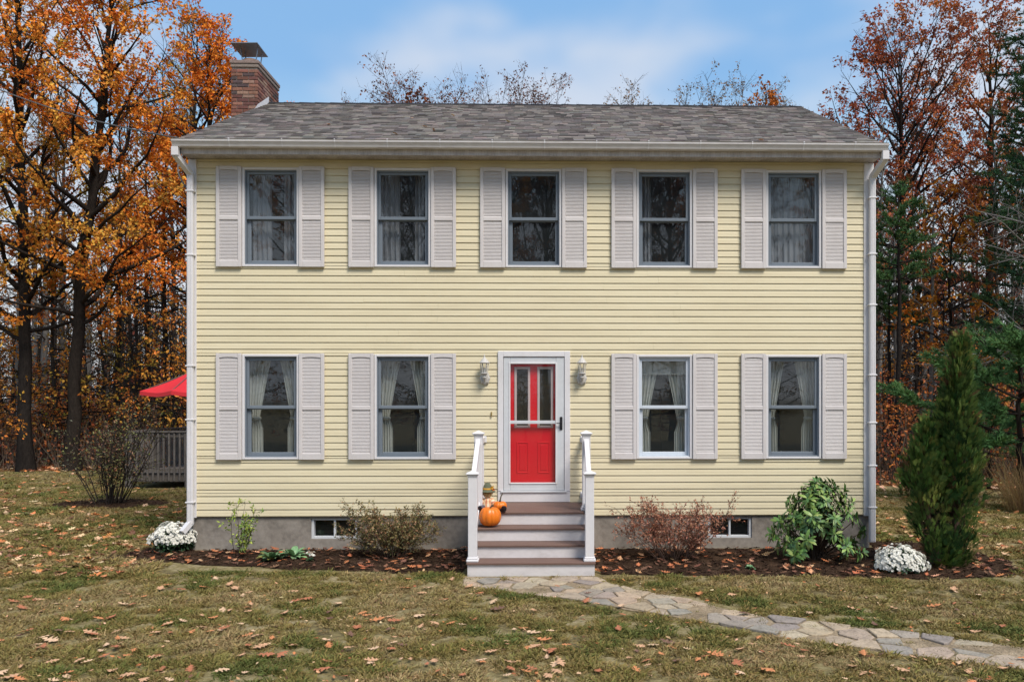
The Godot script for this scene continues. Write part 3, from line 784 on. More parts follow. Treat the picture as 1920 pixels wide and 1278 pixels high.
func door(h: Node3D) -> void:
	var b := MB.new()
	# casing
	b.bbox(-0.742, 0.88, 0.0, -0.662, 2.99, 0.045, 0.006); b.bbox(0.262, 0.88, 0.0, 0.348, 2.99, 0.045, 0.006); b.bbox(-0.662, 2.905, 0.0, 0.262, 2.99, 0.044, 0.006)
	b.bbox(-0.742, 0.715, 0.0, 0.348, 0.878, 0.04, 0.005)
	part(h, "door_casing", b, M.trim)
	b = MB.new(); b.bbox(-0.70, 0.86, -0.14, 0.30, 0.885, 0.06, 0.004); part(h, "door_sill", b, M.storm)
	var d := sub(h, "front_door", Vector3(-0.2, 0.88, -0.08))
	b = MB.new()
	var X0 := -0.655; var X1 := 0.255; var Y0 := 0.886; var Y1 := 2.955
	# leaf with two tall lights cut through it
	var lites := [[-0.463, 1.864, -0.292, 2.722], [-0.114, 1.864, 0.057, 2.722]]
	wall_holes(b, X0, X1, Y0, Y1, -0.10, -0.058, lites)
	part(d, "door_leaf", b, M.red_door)
	for l in lites:
		b = MB.new(); frame(b, l[0] - 0.035, l[1] - 0.035, l[2] + 0.035, l[3] + 0.035, -0.11, -0.045, 0.036, 0.036, 0.036, 0.036, 0.006); part(d, "light_frame", b, M.lite_frame)
		part(d, "pane", pane(l[0], l[1], l[2], l[3], -0.08), M.door_glass)
	for px in [-0.465, -0.145]:
		b = MB.new(); frame(b, px, 1.14, px + 0.19, 1.62, -0.06, -0.050, 0.022, 0.022, 0.022, 0.022, 0.004); b.bbox(px + 0.045, 1.185, -0.06, px + 0.145, 1.575, -0.052, 0.004); part(d, "raised_panel", b, M.red_door)
	var s := sub(h, "storm_door", Vector3(-0.2, 0.88, 0.0))
	b = MB.new(); frame(b, -0.658, 0.888, 0.258, 2.90, -0.01, 0.028, 0.10, 0.125, 0.10, 0.115, 0.006)
	part(s, "door_frame", b, M.storm)
	b = MB.new(); frame(b, -0.578, 0.985, 0.150, 2.82, 0.020, 0.038, 0.024, 0.024, 0.024, 0.024, 0.005); part(s, "glass_stop", b, M.trim)
	b = MB.new(); b.bbox(-0.558, 1.893, -0.005, 0.135, 1.942, 0.024, 0.004); part(s, "crossbar", b, M.storm)
	part(s, "pane", pane(-0.56, 0.998, 0.135, 2.80, 0.008), M.glass)
	b = MB.new(); b.bbox(0.192, 1.80, 0.028, 0.232, 2.0, 0.042, 0.008); b.bbox(0.200, 1.84, 0.042, 0.224, 1.93, 0.075, 0.006); b.bar(Vector3(0.212, 1.90, 0.07), Vector3(0.14, 1.905, 0.078), 0.012, 0.014); part(s, "door_handle", b, M.black_metal)
	b = MB.new(); b.bbox(-0.849, 1.998, 0.015, -0.831, 2.075, 0.038, 0.004); b.lathe([Vector2(0, 0), Vector2(0.006, 0), Vector2(0.006, 0.012), Vector2(0, 0.012)], 8, Vector3(-0.84, 2.03, 0.038)); part(h, "doorbell", b, M.brass)

# ------------------------------------------------------------------ front steps with railings
func steps() -> void:
	var c := -0.205; var hw := 0.826
	var t := thing("front_steps", Vector3(c, 0, 1.0), "white front steps with brown treads and white railings below the red door", "steps")
	var tops := [0.712, 0.534, 0.356, 0.178]; var nose := [1.12, 1.40, 1.67, 1.95]; var back := [0.03, 1.085, 1.365, 1.635]
	for i in 4:
		if i == 0:
			for k in 7:
				var b := MB.new(); var z0: float = 0.03 + k * 0.1557
				b.bbox(c - hw, 0.684, z0, c + hw, 0.712, z0 + 0.1527, 0.005); part(t, "landing_board", b, M.tread)
		else:
			for k in 2:
				var b := MB.new(); var z0: float = back[i] + k * 0.1585
				var z1: float = z0 + 0.155 if k == 0 else nose[i]
				b.bbox(c - hw, tops[i] - 0.028, z0, c + hw, tops[i], z1, 0.005); part(t, "tread", b, M.tread)
		var q := MB.new(); var y0: float = tops[i + 1] + 0.001 if i < 3 else -0.05
		q.bbox(c - hw + 0.012, y0, nose[i] - 0.05, c + hw - 0.012, tops[i] - 0.029, nose[i] - 0.026, 0.003); part(t, "riser", q, M.riser)
	for s in [-1.0, 1.0]:
		var b := MB.new(); var x: float = c + s * (hw - 0.035)
		for i in 4: b.box(x - 0.018, -0.05, (nose[i - 1] - 0.05 if i > 0 else 0.02), x + 0.018, tops[i] - 0.03, nose[i] - 0.051)
		part(t, "side_panel", b, M.riser)
		var px: float = c + s * 0.752
		for k in 2:
			var pz := 1.845 if k == 0 else 0.95; var y0 := 0.178 if k == 0 else 0.712; var y1 := 1.30 if k == 0 else 1.78
			var po := sub(t, "post", Vector3(px, y0, pz))
			b = MB.new(); b.bbox(px - 0.057, y0, pz - 0.057, px + 0.057, y1, pz + 0.057, 0.006); part(po, "post_sleeve", b, M.trim)
			b = MB.new(); b.bbox(px - 0.078, y0, pz - 0.078, px + 0.078, y0 + 0.035, pz + 0.078, 0.008); b.bbox(px - 0.068, y0 + 0.034, pz - 0.068, px + 0.068, y0 + 0.06, pz + 0.068, 0.008); part(po, "post_base", b, M.trim)
			b = MB.new(); b.bbox(px - 0.066, y1 - 0.03, pz - 0.066, px + 0.066, y1 - 0.005, pz + 0.066, 0.006); b.bbox(px - 0.084, y1 - 0.006, pz - 0.084, px + 0.084, y1 + 0.018, pz + 0.084, 0.008)
			var ap := Vector3(px, y1 + 0.05, pz)
			var w := 0.074
			var cs := [Vector3(px - w, y1 + 0.017, pz + w), Vector3(px + w, y1 + 0.017, pz + w), Vector3(px + w, y1 + 0.017, pz - w), Vector3(px - w, y1 + 0.017, pz - w)]
			for j in 4: b.tri(cs[j], cs[(j + 1) % 4], ap)
			part(po, "post_cap", b, M.trim)
		# sloping section between the posts and level section to the wall
		var secs := [[Vector3(px, 1.20, 1.79), Vector3(px, 1.68, 1.005), Vector3(px, 0.33, 1.79), Vector3(px, 0.81, 1.005), 5], [Vector3(px, 1.66, 0.895), Vector3(px, 1.66, 0.035), Vector3(px, 0.82, 0.895), Vector3(px, 0.82, 0.035), 6]]
		for sec in secs:
			b = MB.new(); b.bar(sec[0], sec[1], 0.062, 0.075); part(t, "top_rail", b, M.trim)
			b = MB.new(); b.bar(sec[2], sec[3], 0.05, 0.06); part(t, "bottom_rail", b, M.trim)
			for k in sec[4]:
				var f: float = (k + 1.0) / (sec[4] + 1.0)
				var a: Vector3 = (sec[2] as Vector3).lerp(sec[3], f); var d: Vector3 = (sec[0] as Vector3).lerp(sec[1], f)
				b = MB.new(); b.bbox(px - 0.016, a.y + 0.025, a.z - 0.016, px + 0.016, d.y - 0.03, a.z + 0.016, 0.003); part(t, "baluster", b, M.trim)
		for yy in [1.66, 0.82]:
			b = MB.new(); b.bbox(px - 0.045, yy - 0.05, 0.022, px + 0.045, yy + 0.05, 0.04, 0.006); part(t, "rail_bracket", b, M.trim)

# ------------------------------------------------------------------ woods
func wander(r: RandomNumberGenerator, p: Vector3, d: Vector3, len: float, n: int, wig: float, up: float) -> PackedVector3Array:
	var o := PackedVector3Array([p]); var q := p; var dd := d
	for i in n:
		dd = (dd + Vector3(r.randf_range(-wig, wig), r.randf_range(-wig, wig) + up, r.randf_range(-wig, wig))).normalized()
		q += dd * len / n
		o.append(q)
	return o
func taper(a: float, b: float, n: int) -> PackedFloat32Array:
	var o := PackedFloat32Array()
	for i in n: o.append(lerpf(a, b, float(i) / (n - 1)))
	return o
func along(p: PackedVector3Array, t: float) -> Vector3:
	var f := clampf(t, 0, 0.999) * (p.size() - 1); var i := int(f)
	return p[i].lerp(p[i + 1], f - i)
func dirat(p: PackedVector3Array, t: float) -> Vector3:
	var i := mini(int(clampf(t, 0, 0.999) * (p.size() - 1)), p.size() - 2)
	return (p[i + 1] - p[i]).normalized()

# P: H height, r0 trunk radius, lean, limbs, t0 crown start, len limb length, rise start pitch, up upturn, subs/twigs per metre, lpt leaves per twig,
#    ls leaf size, pal palette, bare share of twigs without leaves, bark colour, shape exponent, droop
func grow(r: RandomNumberGenerator, P: Dictionary) -> Array:
	var wood := MB.new(); var fol := MB.new()
	var H: float = P.H; var bark: Color = P.bark
	var tr := PackedVector3Array(); var rr := PackedFloat32Array()
	var n := maxi(6, int(H / 0.9)); var p := Vector3.ZERO; var d := Vector3.UP
	var lean: Vector3 = P.get("lean", Vector3.ZERO)
	for i in n + 1:
		var t := float(i) / n
		tr.append(p); rr.append(P.r0 * (pow(1 - t, 0.75) * 0.96 + 0.04) * (1.0 + 0.55 * exp(-t * H * 2.2)))
		d = (Vector3.UP + lean * (0.4 + t) + Vector3(r.randf_range(-1, 1), 0, r.randf_range(-1, 1)) * P.get("crook", 0.06)).normalized()
		p += d * H / n
	tr[0].y = -0.15
	wood.tube(tr, rr, P.get("sides", 9), bark)
	var limbs: int = P.limbs; var az := r.randf() * TAU
	var pal: Array = P.get("pal", [])
	for i in limbs:
		var u := (i + r.randf()) / limbs
		var t: float = lerpf(P.t0, 0.985, u)
		az += 2.399 + r.randf_range(-0.5, 0.5)
		var len: float = P.len * pow(1.0 - u, P.get("shape", 0.55)) * r.randf_range(0.65, 1.1) * (1.0 - 0.35 * exp(-u * 9.0)) + 0.35
		var pit: float = lerpf(P.rise[0], P.rise[1], u) + r.randf_range(-0.18, 0.18)
		var dir := Vector3(cos(az) * cos(pit), sin(pit), sin(az) * cos(pit))
		if P.has("bias"): dir = (dir + P.bias * 0.5).normalized()
		var lp := wander(r, along(tr, t), dir, len, maxi(4, int(len / 0.6)), P.get("wig", 0.2), P.up)
		var lr: float = minf(P.r0 * pow(1 - t, 0.75) * 0.62 + 0.01, 0.014 + len * 0.016)
		wood.tube(lp, taper(lr, 0.006, lp.size()), 5, bark)
		var base := Color.WHITE
		if pal.size(): base = pal[r.randi() % pal.size()]
		for j in int(len * P.subs) + 1:
			var s := r.randf_range(0.22, 1.0)
			var dl := dirat(lp, s); var side := dl.cross(rdir(r)).normalized()
			var l2: float = (len * 0.36 * (1.15 - s) + 0.35) * r.randf_range(0.7, 1.2)
			var sp := wander(r, along(lp, s), (dl * 0.65 + side * 0.8).normalized(), l2, 4, P.get("wig", 0.2), P.up)
			wood.tube(sp, taper(0.004 + l2 * 0.007, 0.004, 5), 3, bark)
			var bare: float = 1.0 if r.randf() < P.get("bare", 0.0) else 0.1
			for k in int(l2 * P.twigs) + 1:
				var q := r.randf_range(0.15, 1.0)
				var ds := dirat(sp, q)
				var td := (ds * 0.6 + rdir(r) * 0.8 + Vector3(0, P.get("tup", 0.1), 0)).normalized()
				var tl: float = r.randf_range(0.2, 0.55) * P.get("twl", 1.0)
				var tp := along(sp, q)
				if P.get("show_twigs", true): wood.tube(PackedVector3Array([tp, tp + td * tl]), PackedFloat32Array([0.005, 0.003]), 3, bark)
				if r.randf() < bare or pal.size() == 0: continue
				for m in P.lpt:
					var lq: Vector3 = tp + td * tl * r.randf() + rdir(r) * 0.10 * P.get("spread", 1.0)
					var ld := (td * 0.4 + rdir(r) * 0.9 - Vector3(0, P.get("droop", 0.35), 0)).normalized()
					var sz: float = P.ls * r.randf_range(0.6, 1.25)
					fol.leaf(lq, ld, (Vector3.UP * 0.8 + rdir(r)).normalized(), sz, sz * P.get("lw", 0.62), vary(r, base.lerp(pal[r.randi() % pal.size()], 0.45), 0.22))
	return [wood, fol]

func conifer(r: RandomNumberGenerator, H: float, r0: float, t0: float, len: float, cols: Array, bark: Color, dens: float, fine: float) -> Array:
	var wood := MB.new(); var fol := MB.new()
	var tr := PackedVector3Array(); var n := 14
	for i in n + 1: tr.append(Vector3(r.randf_range(-0.05, 0.05), H * i / n - (0.15 if i == 0 else 0.0), r.randf_range(-0.05, 0.05)))
	wood.tube(tr, taper(r0, 0.02, n + 1), 8, bark)
	var y := H * t0
	while y < H - 0.15:
		var u := (y / H - t0) / (1 - t0)
		var k := r.randi_range(4, 6); var a0 := r.randf() * TAU
		for i in k:
			var az := a0 + TAU * i / k + r.randf_range(-0.3, 0.3)
			var l: float = (len * pow(1 - u, 0.8) + 0.25) * r.randf_range(0.6, 1.15)
			var pit := lerpf(-0.05, 0.7, u) + r.randf_range(-0.15, 0.2)
			var lp := wander(r, Vector3(0, y + r.randf_range(-0.15, 0.15), 0), Vector3(cos(az) * cos(pit), sin(pit), sin(az) * cos(pit)), l, 6, 0.1, 0.05)
			wood.tube(lp, taper(0.012 + l * 0.011, 0.006, 7), 4, bark)
			var m := int(l * 7.0 * dens) + 2
			for j in m:
				var s := r.randf_range(0.25, 1.0)
				var bp := along(lp, s); var bd := (dirat(lp, s) * 0.7 + rdir(r) * 0.75).normalized(); bd.y = absf(bd.y) * 0.5 + 0.08
				var bl := r.randf_range(0.25, 0.6) * (0.5 + 0.5 * minf(l, 2.0) * 0.7)
				wood.tube(PackedVector3Array([bp, bp + bd * bl]), PackedFloat32Array([0.007, 0.004]), 3, bark)
				var col: Color = cols[r.randi() % cols.size()]
				for c in int(bl / 0.05 * fine) + 3:
					var np := bp + bd * bl * r.randf_range(0.15, 1.0)
					for e in 4:
						var nd := (bd * 0.9 + rdir(r) * 0.9 + Vector3(0, 0.25, 0)).normalized()
						fol.blade(np, nd, nd.cross(rdir(r)).normalized(), r.randf_range(0.09, 0.17), 0.020, vary(r, col, 0.25))
		y += r.randf_range(0.32, 0.5)
	return [wood, fol]

func plant_tree(called: String, at: Vector3, yaw: float, wf: Array, lm: Material, label: String, group: String = "", cat: String = "tree") -> Node3D:
	var t := thing(called, at, label, cat, group); t.rotation.y = yaw
	inst(t, "trunk", (wf[0] as MB).mesh(), M.bark, Vector3.ZERO)
	if (wf[1] as MB).v.size(): inst(t, "crown", (wf[1] as MB).mesh(), lm, Vector3.ZERO)
	return t

func near(p: Vector3) -> String:
	# the landmark a tree of the wood stands behind
	var q := p.x / (12.5 - p.z); var deep := ", far back" if p.z < -24.0 else (", midway back" if p.z < -17.0 else ", near the lawn")
	if q < -0.63: return "behind the leftmost big oak" + deep
	if q < -0.57: return "beside the leaning maple trunk" + deep
	if q < -0.51: return "behind the half bare shrub" + deep
	if q < 0: return "behind the red umbrella" + deep
	if q < 0.42: return "beside the right house corner" + deep
	if q < 0.48: return "behind the arborvitae" + deep
	return "behind the dry ornamental grass" + deep

func woods() -> void:
	var dark := L(0.05, 0.043, 0.038); var grey := L(0.12, 0.108, 0.096); var pale := L(0.30, 0.285, 0.265)
	var orange := [L(0.78, 0.25, 0.035), L(0.82, 0.31, 0.045), L(0.74, 0.20, 0.03), L(0.74, 0.36, 0.06), L(0.60, 0.17, 0.04), L(0.56, 0.34, 0.06)]
	var olive := [L(0.46, 0.31, 0.045), L(0.36, 0.30, 0.05), L(0.56, 0.30, 0.045), L(0.50, 0.20, 0.035)]
	var rust := [L(0.46, 0.12, 0.05), L(0.36, 0.10, 0.06), L(0.56, 0.20, 0.05), L(0.33, 0.14, 0.08)]
	var brownl := [L(0.24, 0.10, 0.045), L(0.30, 0.14, 0.05), L(0.18, 0.085, 0.045), L(0.36, 0.15, 0.03)]
	var r := RNG(71)
	# the three large autumn trees at the edge of the lawn
	plant_tree("autumn_oak", Vector3(-16.5, 0, -14.0), 0.3, grow(r, {"H": 18.0, "r0": 0.21, "limbs": 46, "t0": 0.22, "len": 5.6, "wig": 0.27, "rise": [0.45, 1.1], "up": 0.05, "subs": 2.1, "twigs": 6.0, "lpt": 13, "ls": 0.125, "pal": orange + olive, "bark": dark, "bare": 0.4, "lean": Vector3(0.0, 0, 0.0)}), M.leaf, "tall dark-trunked oak with orange leaves, leftmost big trunk at the lawn edge")
	plant_tree("autumn_maple", Vector3(-15.15, 0, -14.2), 0.0, grow(r, {"H": 17.5, "r0": 0.21, "limbs": 50, "t0": 0.24, "len": 6.0, "wig": 0.27, "rise": [0.4, 1.05], "up": 0.05, "subs": 2.1, "twigs": 6.0, "lpt": 13, "ls": 0.125, "pal": orange, "bark": L(0.06, 0.05, 0.042), "bare": 0.32, "crook": 0.1, "lean": Vector3(0.09, 0, 0.0), "bias": Vector3(0.35, 0.05, 0.15)}), M.leaf, "big orange maple leaning toward the house, second thick trunk at the lawn edge")
	plant_tree("autumn_maple", Vector3(-12.2, 0, -17.5), 1.0, grow(r, {"H": 15.6, "r0": 0.16, "limbs": 54, "t0": 0.34, "len": 4.5, "wig": 0.25, "rise": [0.35, 1.1], "up": 0.06, "subs": 2.6, "twigs": 6.5, "lpt": 13, "ls": 0.125, "pal": orange.slice(0, 4), "bark": dark, "bare": 0.25}), M.leaf, "bright orange maple with the fullest crown, just left of the chimney")
	plant_tree("autumn_maple", Vector3(-13.9, 0, -20.0), 2.1, grow(r, {"H": 17.0, "r0": 0.17, "limbs": 40, "t0": 0.4, "len": 4.6, "wig": 0.25, "rise": [0.4, 1.1], "up": 0.06, "subs": 2.0, "twigs": 6.0, "lpt": 10, "ls": 0.13, "pal": orange + olive, "bark": dark, "bare": 0.5}), M.leaf, "orange and olive maple standing behind the leaning trunk")
	# the oak and its neighbours past the far end of the house
	plant_tree("red_oak", Vector3(16.2, 0, -24.5), 0.4, grow(r, {"H": 18.0, "r0": 0.26, "limbs": 62, "t0": 0.3, "len": 8.0, "rise": [0.2, 1.0], "up": 0.07, "subs": 2.2, "twigs": 5.5, "lpt": 8, "ls": 0.15, "pal": rust, "bark": L(0.06, 0.05, 0.045), "bare": 0.38, "shape": 0.33}), M.leaf, "broad oak with rust red crown past the right end of the house")
	plant_tree("red_oak", Vector3(21.5, 0, -27.0), 1.9, grow(r, {"H": 20.5, "r0": 0.25, "limbs": 46, "t0": 0.3, "len": 6.0, "rise": [0.25, 1.1], "up": 0.07, "subs": 2.1, "twigs": 5.0, "lpt": 9, "ls": 0.18, "pal": rust + [L(0.40, 0.15, 0.03)], "bark": L(0.06, 0.05, 0.045), "bare": 0.4, "shape": 0.4}), M.leaf, "taller rust brown oak behind the big red oak")
	plant_tree("autumn_oak", Vector3(12.8, 0, -13.5), 1.2, grow(r, {"H": 8.8, "r0": 0.09, "limbs": 30, "t0": 0.35, "len": 2.3, "rise": [0.1, 1.0], "up": 0.04, "subs": 2.6, "twigs": 6.0, "lpt": 6, "ls": 0.15, "pal": [L(0.50, 0.17, 0.02), L(0.38, 0.11, 0.02), L(0.44, 0.2, 0.03)], "bark": dark, "bare": 0.45}), M.leaf, "small orange oak in front of the rust red oak")
	# thin crowns showing above the ridge
	var thin := {"H": 15.5, "r0": 0.2, "limbs": 26, "t0": 0.40, "len": 8.6, "rise": [0.72, 1.3], "up": 0.05, "subs": 3.6, "twigs": 5.5, "lpt": 3, "ls": 0.13, "pal": [L(0.22, 0.10, 0.065), L(0.28, 0.12, 0.07), L(0.16, 0.085, 0.065)], "bark": L(0.19, 0.14, 0.12), "bare": 0.4, "shape": 0.28, "wig": 0.13}
	var tw := grow(r, thin)
	var tn := plant_tree("thin_tree", Vector3(-5.9, 0, -26.0), 0.0, tw, M.leaf, "nearly leafless dark tree above the ridge, first right of the chimney", "sparse trees behind the roof")
	tn.scale = Vector3.ONE * 0.92
	dup(tn, "thin_tree", Vector3(-2.1, 0, -27.0), 2.0, 0.93, "nearly leafless dark tree above the ridge, just left of mid roof", "sparse trees behind the roof")
	dup(tn, "thin_tree", Vector3(-7.6, 0, -27.5), 4.2, 0.89, "low sparse twiggy treetop above the ridge beside the chimney side tree", "sparse trees behind the roof")
	dup(tn, "thin_tree", Vector3(-0.4, 0, -28.0), 1.1, 0.91, "faint leafless treetop above the middle of the ridge", "sparse trees behind the roof")
	thin.pal = [L(0.30, 0.19, 0.10), L(0.36, 0.24, 0.13), L(0.24, 0.16, 0.10)]; thin.bark = L(0.20, 0.175, 0.15); thin.lpt = 3
	var tg := plant_tree("thin_tree", Vector3(8.9, 0, -27.5), 0.7, grow(r, thin), M.leaf, "pale tan twiggy treetop above the right part of the ridge", "sparse trees behind the roof")
	tg.scale = Vector3.ONE * 0.92
	dup(tg, "thin_tree", Vector3(6.9, 0, -28.5), 2.9, 0.92, "thin tan treetop left of the tallest tan treetop over the ridge", "sparse trees behind the roof")
	dup(tg, "thin_tree", Vector3(4.2, 0, -27.5), 4.9, 0.88, "low thin tan treetop over the middle right of the ridge", "sparse trees behind the roof")
	dup(tg, "thin_tree", Vector3(11.0, 0, -29.0), 1.5, 0.91, "thin tan treetop above the right end of the ridge", "sparse trees behind the roof")
	plant_tree("autumn_oak", Vector3(9.8, 0, -24.0), 0.2, grow(r, {"H": 16.1, "r0": 0.16, "limbs": 26, "t0": 0.5, "len": 2.4, "rise": [0.3, 1.1], "up": 0.06, "subs": 2.5, "twigs": 6.0, "lpt": 7, "ls": 0.17, "pal": [L(0.46, 0.15, 0.03), L(0.38, 0.13, 0.035)], "bark": dark, "bare": 0.2}), M.leaf, "orange treetop just peeking over the right part of the ridge")
	plant_tree("autumn_oak", Vector3(-5.5, 0, -23.0), 0.2, grow(r, {"H": 15.3, "r0": 0.16, "limbs": 24, "t0": 0.5, "len": 2.2, "rise": [0.3, 1.1], "up": 0.06, "subs": 2.5, "twigs": 6.0, "lpt": 6, "ls": 0.17, "pal": [L(0.26, 0.09, 0.045), L(0.2, 0.08, 0.045)], "bark": dark, "bare": 0.25}), M.leaf, "brown treetop just peeking over the left part of the ridge")
	# pines
	var gp := [L(0.042, 0.095, 0.045), L(0.055, 0.12, 0.05), L(0.035, 0.08, 0.042), L(0.075, 0.13, 0.05)]
	var pine := plant_tree("white_pine", Vector3(14.6, 0, -11.5), 0.0, conifer(r, 16.5, 0.22, 0.16, 2.6, gp, dark, 1.0, 1.0), M.needle, "tall dark green pine at the right edge")
	dup(pine, "white_pine", Vector3(20.6, 0, -21.0), 1.7, 1.18, "tall pine behind the pine at the right edge", "")
	var pine2 := plant_tree("white_pine", Vector3(10.6, 0, -12.2), 0.4, conifer(r, 8.7, 0.11, 0.68, 1.15, [L(0.07, 0.14, 0.05), L(0.085, 0.16, 0.055), L(0.055, 0.115, 0.045)], dark, 1.3, 1.2), M.needle, "slim pine with one bright green tuft beside the house corner")
	var pine3 := plant_tree("white_pine", Vector3(9.9, 0, -4.6), 0.4, conifer(r, 3.4, 0.09, 0.42, 2.6, [L(0.075, 0.16, 0.06), L(0.095, 0.19, 0.065), L(0.06, 0.13, 0.05)], dark, 2.2, 1.8), M.needle, "low spreading young pine with feathery boughs behind the arborvitae")
	dup(pine3, "white_pine", Vector3(11.2, 0, -8.2), 2.0, 0.62, "small bushy young pine right of the arborvitae", "")
	dup(pine2, "white_pine", Vector3(11.9, 0, -16.0), 4.0, 0.82, "small shaded pine behind the slim pine", "")
	# forest trunks: six bare kinds repeated
	var kinds := []
	for k in 6:
		var pp := {"H": r.randf_range(13, 18), "r0": r.randf_range(0.07, 0.17), "limbs": 24, "t0": r.randf_range(0.2, 0.4), "len": r.randf_range(1.8, 3.0), "rise": [0.2, 1.1], "up": 0.07, "subs": 2.2, "twigs": 2.5, "lpt": 1 + k % 3, "ls": 0.15, "pal": [orange, brownl, olive, brownl, rust, brownl][k], "bark": [dark, grey, dark, grey, dark, pale][k], "bare": [0.6, 0.8, 0.6, 0.85, 0.7, 0.9][k], "crook": 0.08, "sides": 6, "wig": 0.25}
		kinds.append(grow(r, pp))
	var names := ["dark slim forest tree with sparse orange leaves", "grey bare forest tree", "dark forest tree with thin olive leaves", "slender grey forest tree", "dark forest tree with few rust leaves", "pale barked slender forest tree"]
	var proto := []
	var put := func(at: Vector3, side: String, grp: String) -> void:
		var k := r.randi() % 6
		var lab: String = names[k] + " " + near(at)
		var size := r.randf_range(0.85, 1.15)
		if at.x > 0: size = clampf((2.25 + (12.5 - at.z) * r.randf_range(0.20, 0.32)) / 15.5, 0.4, 1.1)
		var found: Node3D = null
		for q in proto:
			if q[0] == k: found = q[1]
		if found == null:
			found = plant_tree("forest_tree", at, r.randf() * TAU, kinds[k], M.leaf, lab, grp); found.scale = Vector3.ONE * size
			proto.append([k, found])
		else: dup(found, "forest_tree", at, r.randf() * TAU, size, lab, grp)
	for i in 34:
		var z := -15.0 - 21.0 * pow((i + r.randf()) / 34.0, 0.9)
		var dd := 12.5 - z
		put.call(Vector3(dd * r.randf_range(-0.73, -0.40) , 0, z), "left of the house", "forest trees left of the house")
	for i in 40:
		var z := -13.0 - 24.0 * pow((i + r.randf()) / 40.0, 0.8)
		var dd := 12.5 - z
		put.call(Vector3(dd * r.randf_range(0.38, 0.66), 0, z), "right of the house", "forest trees right of the house")
	# understorey saplings with flat sprays of leaves
	var sap := []
	for k in 4:
		sap.append(grow(r, {"H": [5.2, 4.2, 6.2, 3.4][k], "r0": 0.045, "limbs": 20, "t0": 0.22, "len": [2.6, 2.2, 2.8, 1.8][k], "rise": [0.05, 0.5], "up": 0.0, "subs": 2.4, "twigs": 4.5, "lpt": 5, "ls": 0.12, "pal": [[L(0.68, 0.24, 0.04), L(0.56, 0.17, 0.04), L(0.60, 0.31, 0.055), L(0.40, 0.17, 0.055)], [L(0.44, 0.31, 0.06), L(0.26, 0.21, 0.045), L(0.42, 0.24, 0.045)], [L(0.64, 0.27, 0.045), L(0.56, 0.21, 0.04), L(0.42, 0.28, 0.05)], rust + [L(0.46, 0.14, 0.03)]][k], "bark": dark, "bare": 0.33, "tup": -0.05, "droop": 0.2, "crook": 0.12}))
	var sn := ["orange leaved sapling", "olive yellow sapling", "tall spreading amber sapling", "low rust red sapling"]
	var sp := {}
	var spots := [[-14.0, -16.2, 2], [-11.6, -15.2, 1], [-12.6, -15.6, 0], [-16.2, -17.0, 1], [-17.6, -15.4, 0], [-10.6, -16.8, 2], [-18.5, -19.0, 3], [-15.0, -20.0, 3], [-13.0, -21.5, 3], [-20.0, -22.0, 0], [-16.5, -24.0, 3], [-18.0, -13.9, 2], [-10.9, -14.8, 0], [-21.5, -26.0, 3], [-14.6, -26.0, 0], [-17.4, -18.0, 3],
		[9.5, -11.5, 3], [10.8, -14.0, 3], [13.4, -17.0, 0], [15.4, -14.5, 3], [12.2, -20.0, 3], [16.8, -19.0, 0], [14.2, -23.0, 3], [9.6, -15.2, 3], [18.2, -22.0, 2], [11.6, -10.2, 3]]
	for s in spots:
		var k: int = s[2]; var side := "left of the house" if s[0] < 0 else "right of the house"
		var lab: String = sn[k] + " " + near(Vector3(s[0], 0, s[1]))
		var at := Vector3(s[0], 0, s[1])
		if not sp.has(k): sp[k] = plant_tree("sapling", at, r.randf() * TAU, sap[k], M.leaf, lab, "saplings under the trees " + side, "sapling")
		else: dup(sp[k], "sapling", at, r.randf() * TAU, r.randf_range(0.8, 1.15), lab, "saplings under the trees " + side)
	# brush under the trees across the drive, mirrored in the lower panes
	for i in 16:
		var k := i % 4
		dup(sp[k], "mirrored_sapling", Vector3(-13.0 + i * 1.75 + r.randf_range(-0.5, 0.5), 0, 23.5 + (i * 7 % 5) * 1.3), r.randf() * TAU, r.randf_range(0.9, 1.2), sn[k] + " across the drive, seen only mirrored in the window panes", "saplings mirrored in the windows")
	# a leaning bare grey tree whose limbs reach in from the right edge
	plant_tree("bare_tree", Vector3(13.6, 0, -8.4), 0.0, grow(r, {"H": 9.0, "r0": 0.10, "limbs": 22, "t0": 0.3, "len": 4.6, "rise": [0.2, 0.8], "up": 0.02, "subs": 2.4, "twigs": 3.0, "lpt": 0, "ls": 0.1, "pal": [], "bark": L(0.34, 0.315, 0.295), "wig": 0.25, "bias": Vector3(-0.6, 0, 0.1)}), M.leaf, "bare grey tree whose long limbs reach in from the right edge")
	# trees across the drive, behind the viewer: what the window panes mirror
	var hero: Node3D = get_node("autumn_oak"); var thinn: Node3D = tn
	var row := [[-13.0, 33.0, 0], [-7.5, 36.0, 1], [-3.0, 31.0, 0], [2.5, 37.0, 1], [7.0, 33.0, 0], [11.5, 36.0, 1], [15.0, 31.0, 0], [-10.0, 29.0, 1], [0.0, 34.0, 1], [4.8, 30.0, 1]]
	for i in row.size():
		dup(hero if row[i][2] == 0 else thinn, "mirrored_tree", Vector3(row[i][0], 0, row[i][1]), i * 1.7, 1.0, ["leafy oak", "sparse dark tree"][row[i][2]] + " across the drive, seen only mirrored in the window panes", "trees mirrored in the windows")
	# the wood further back, which reads as one mass
	var far := MB.new(); var fl := MB.new()
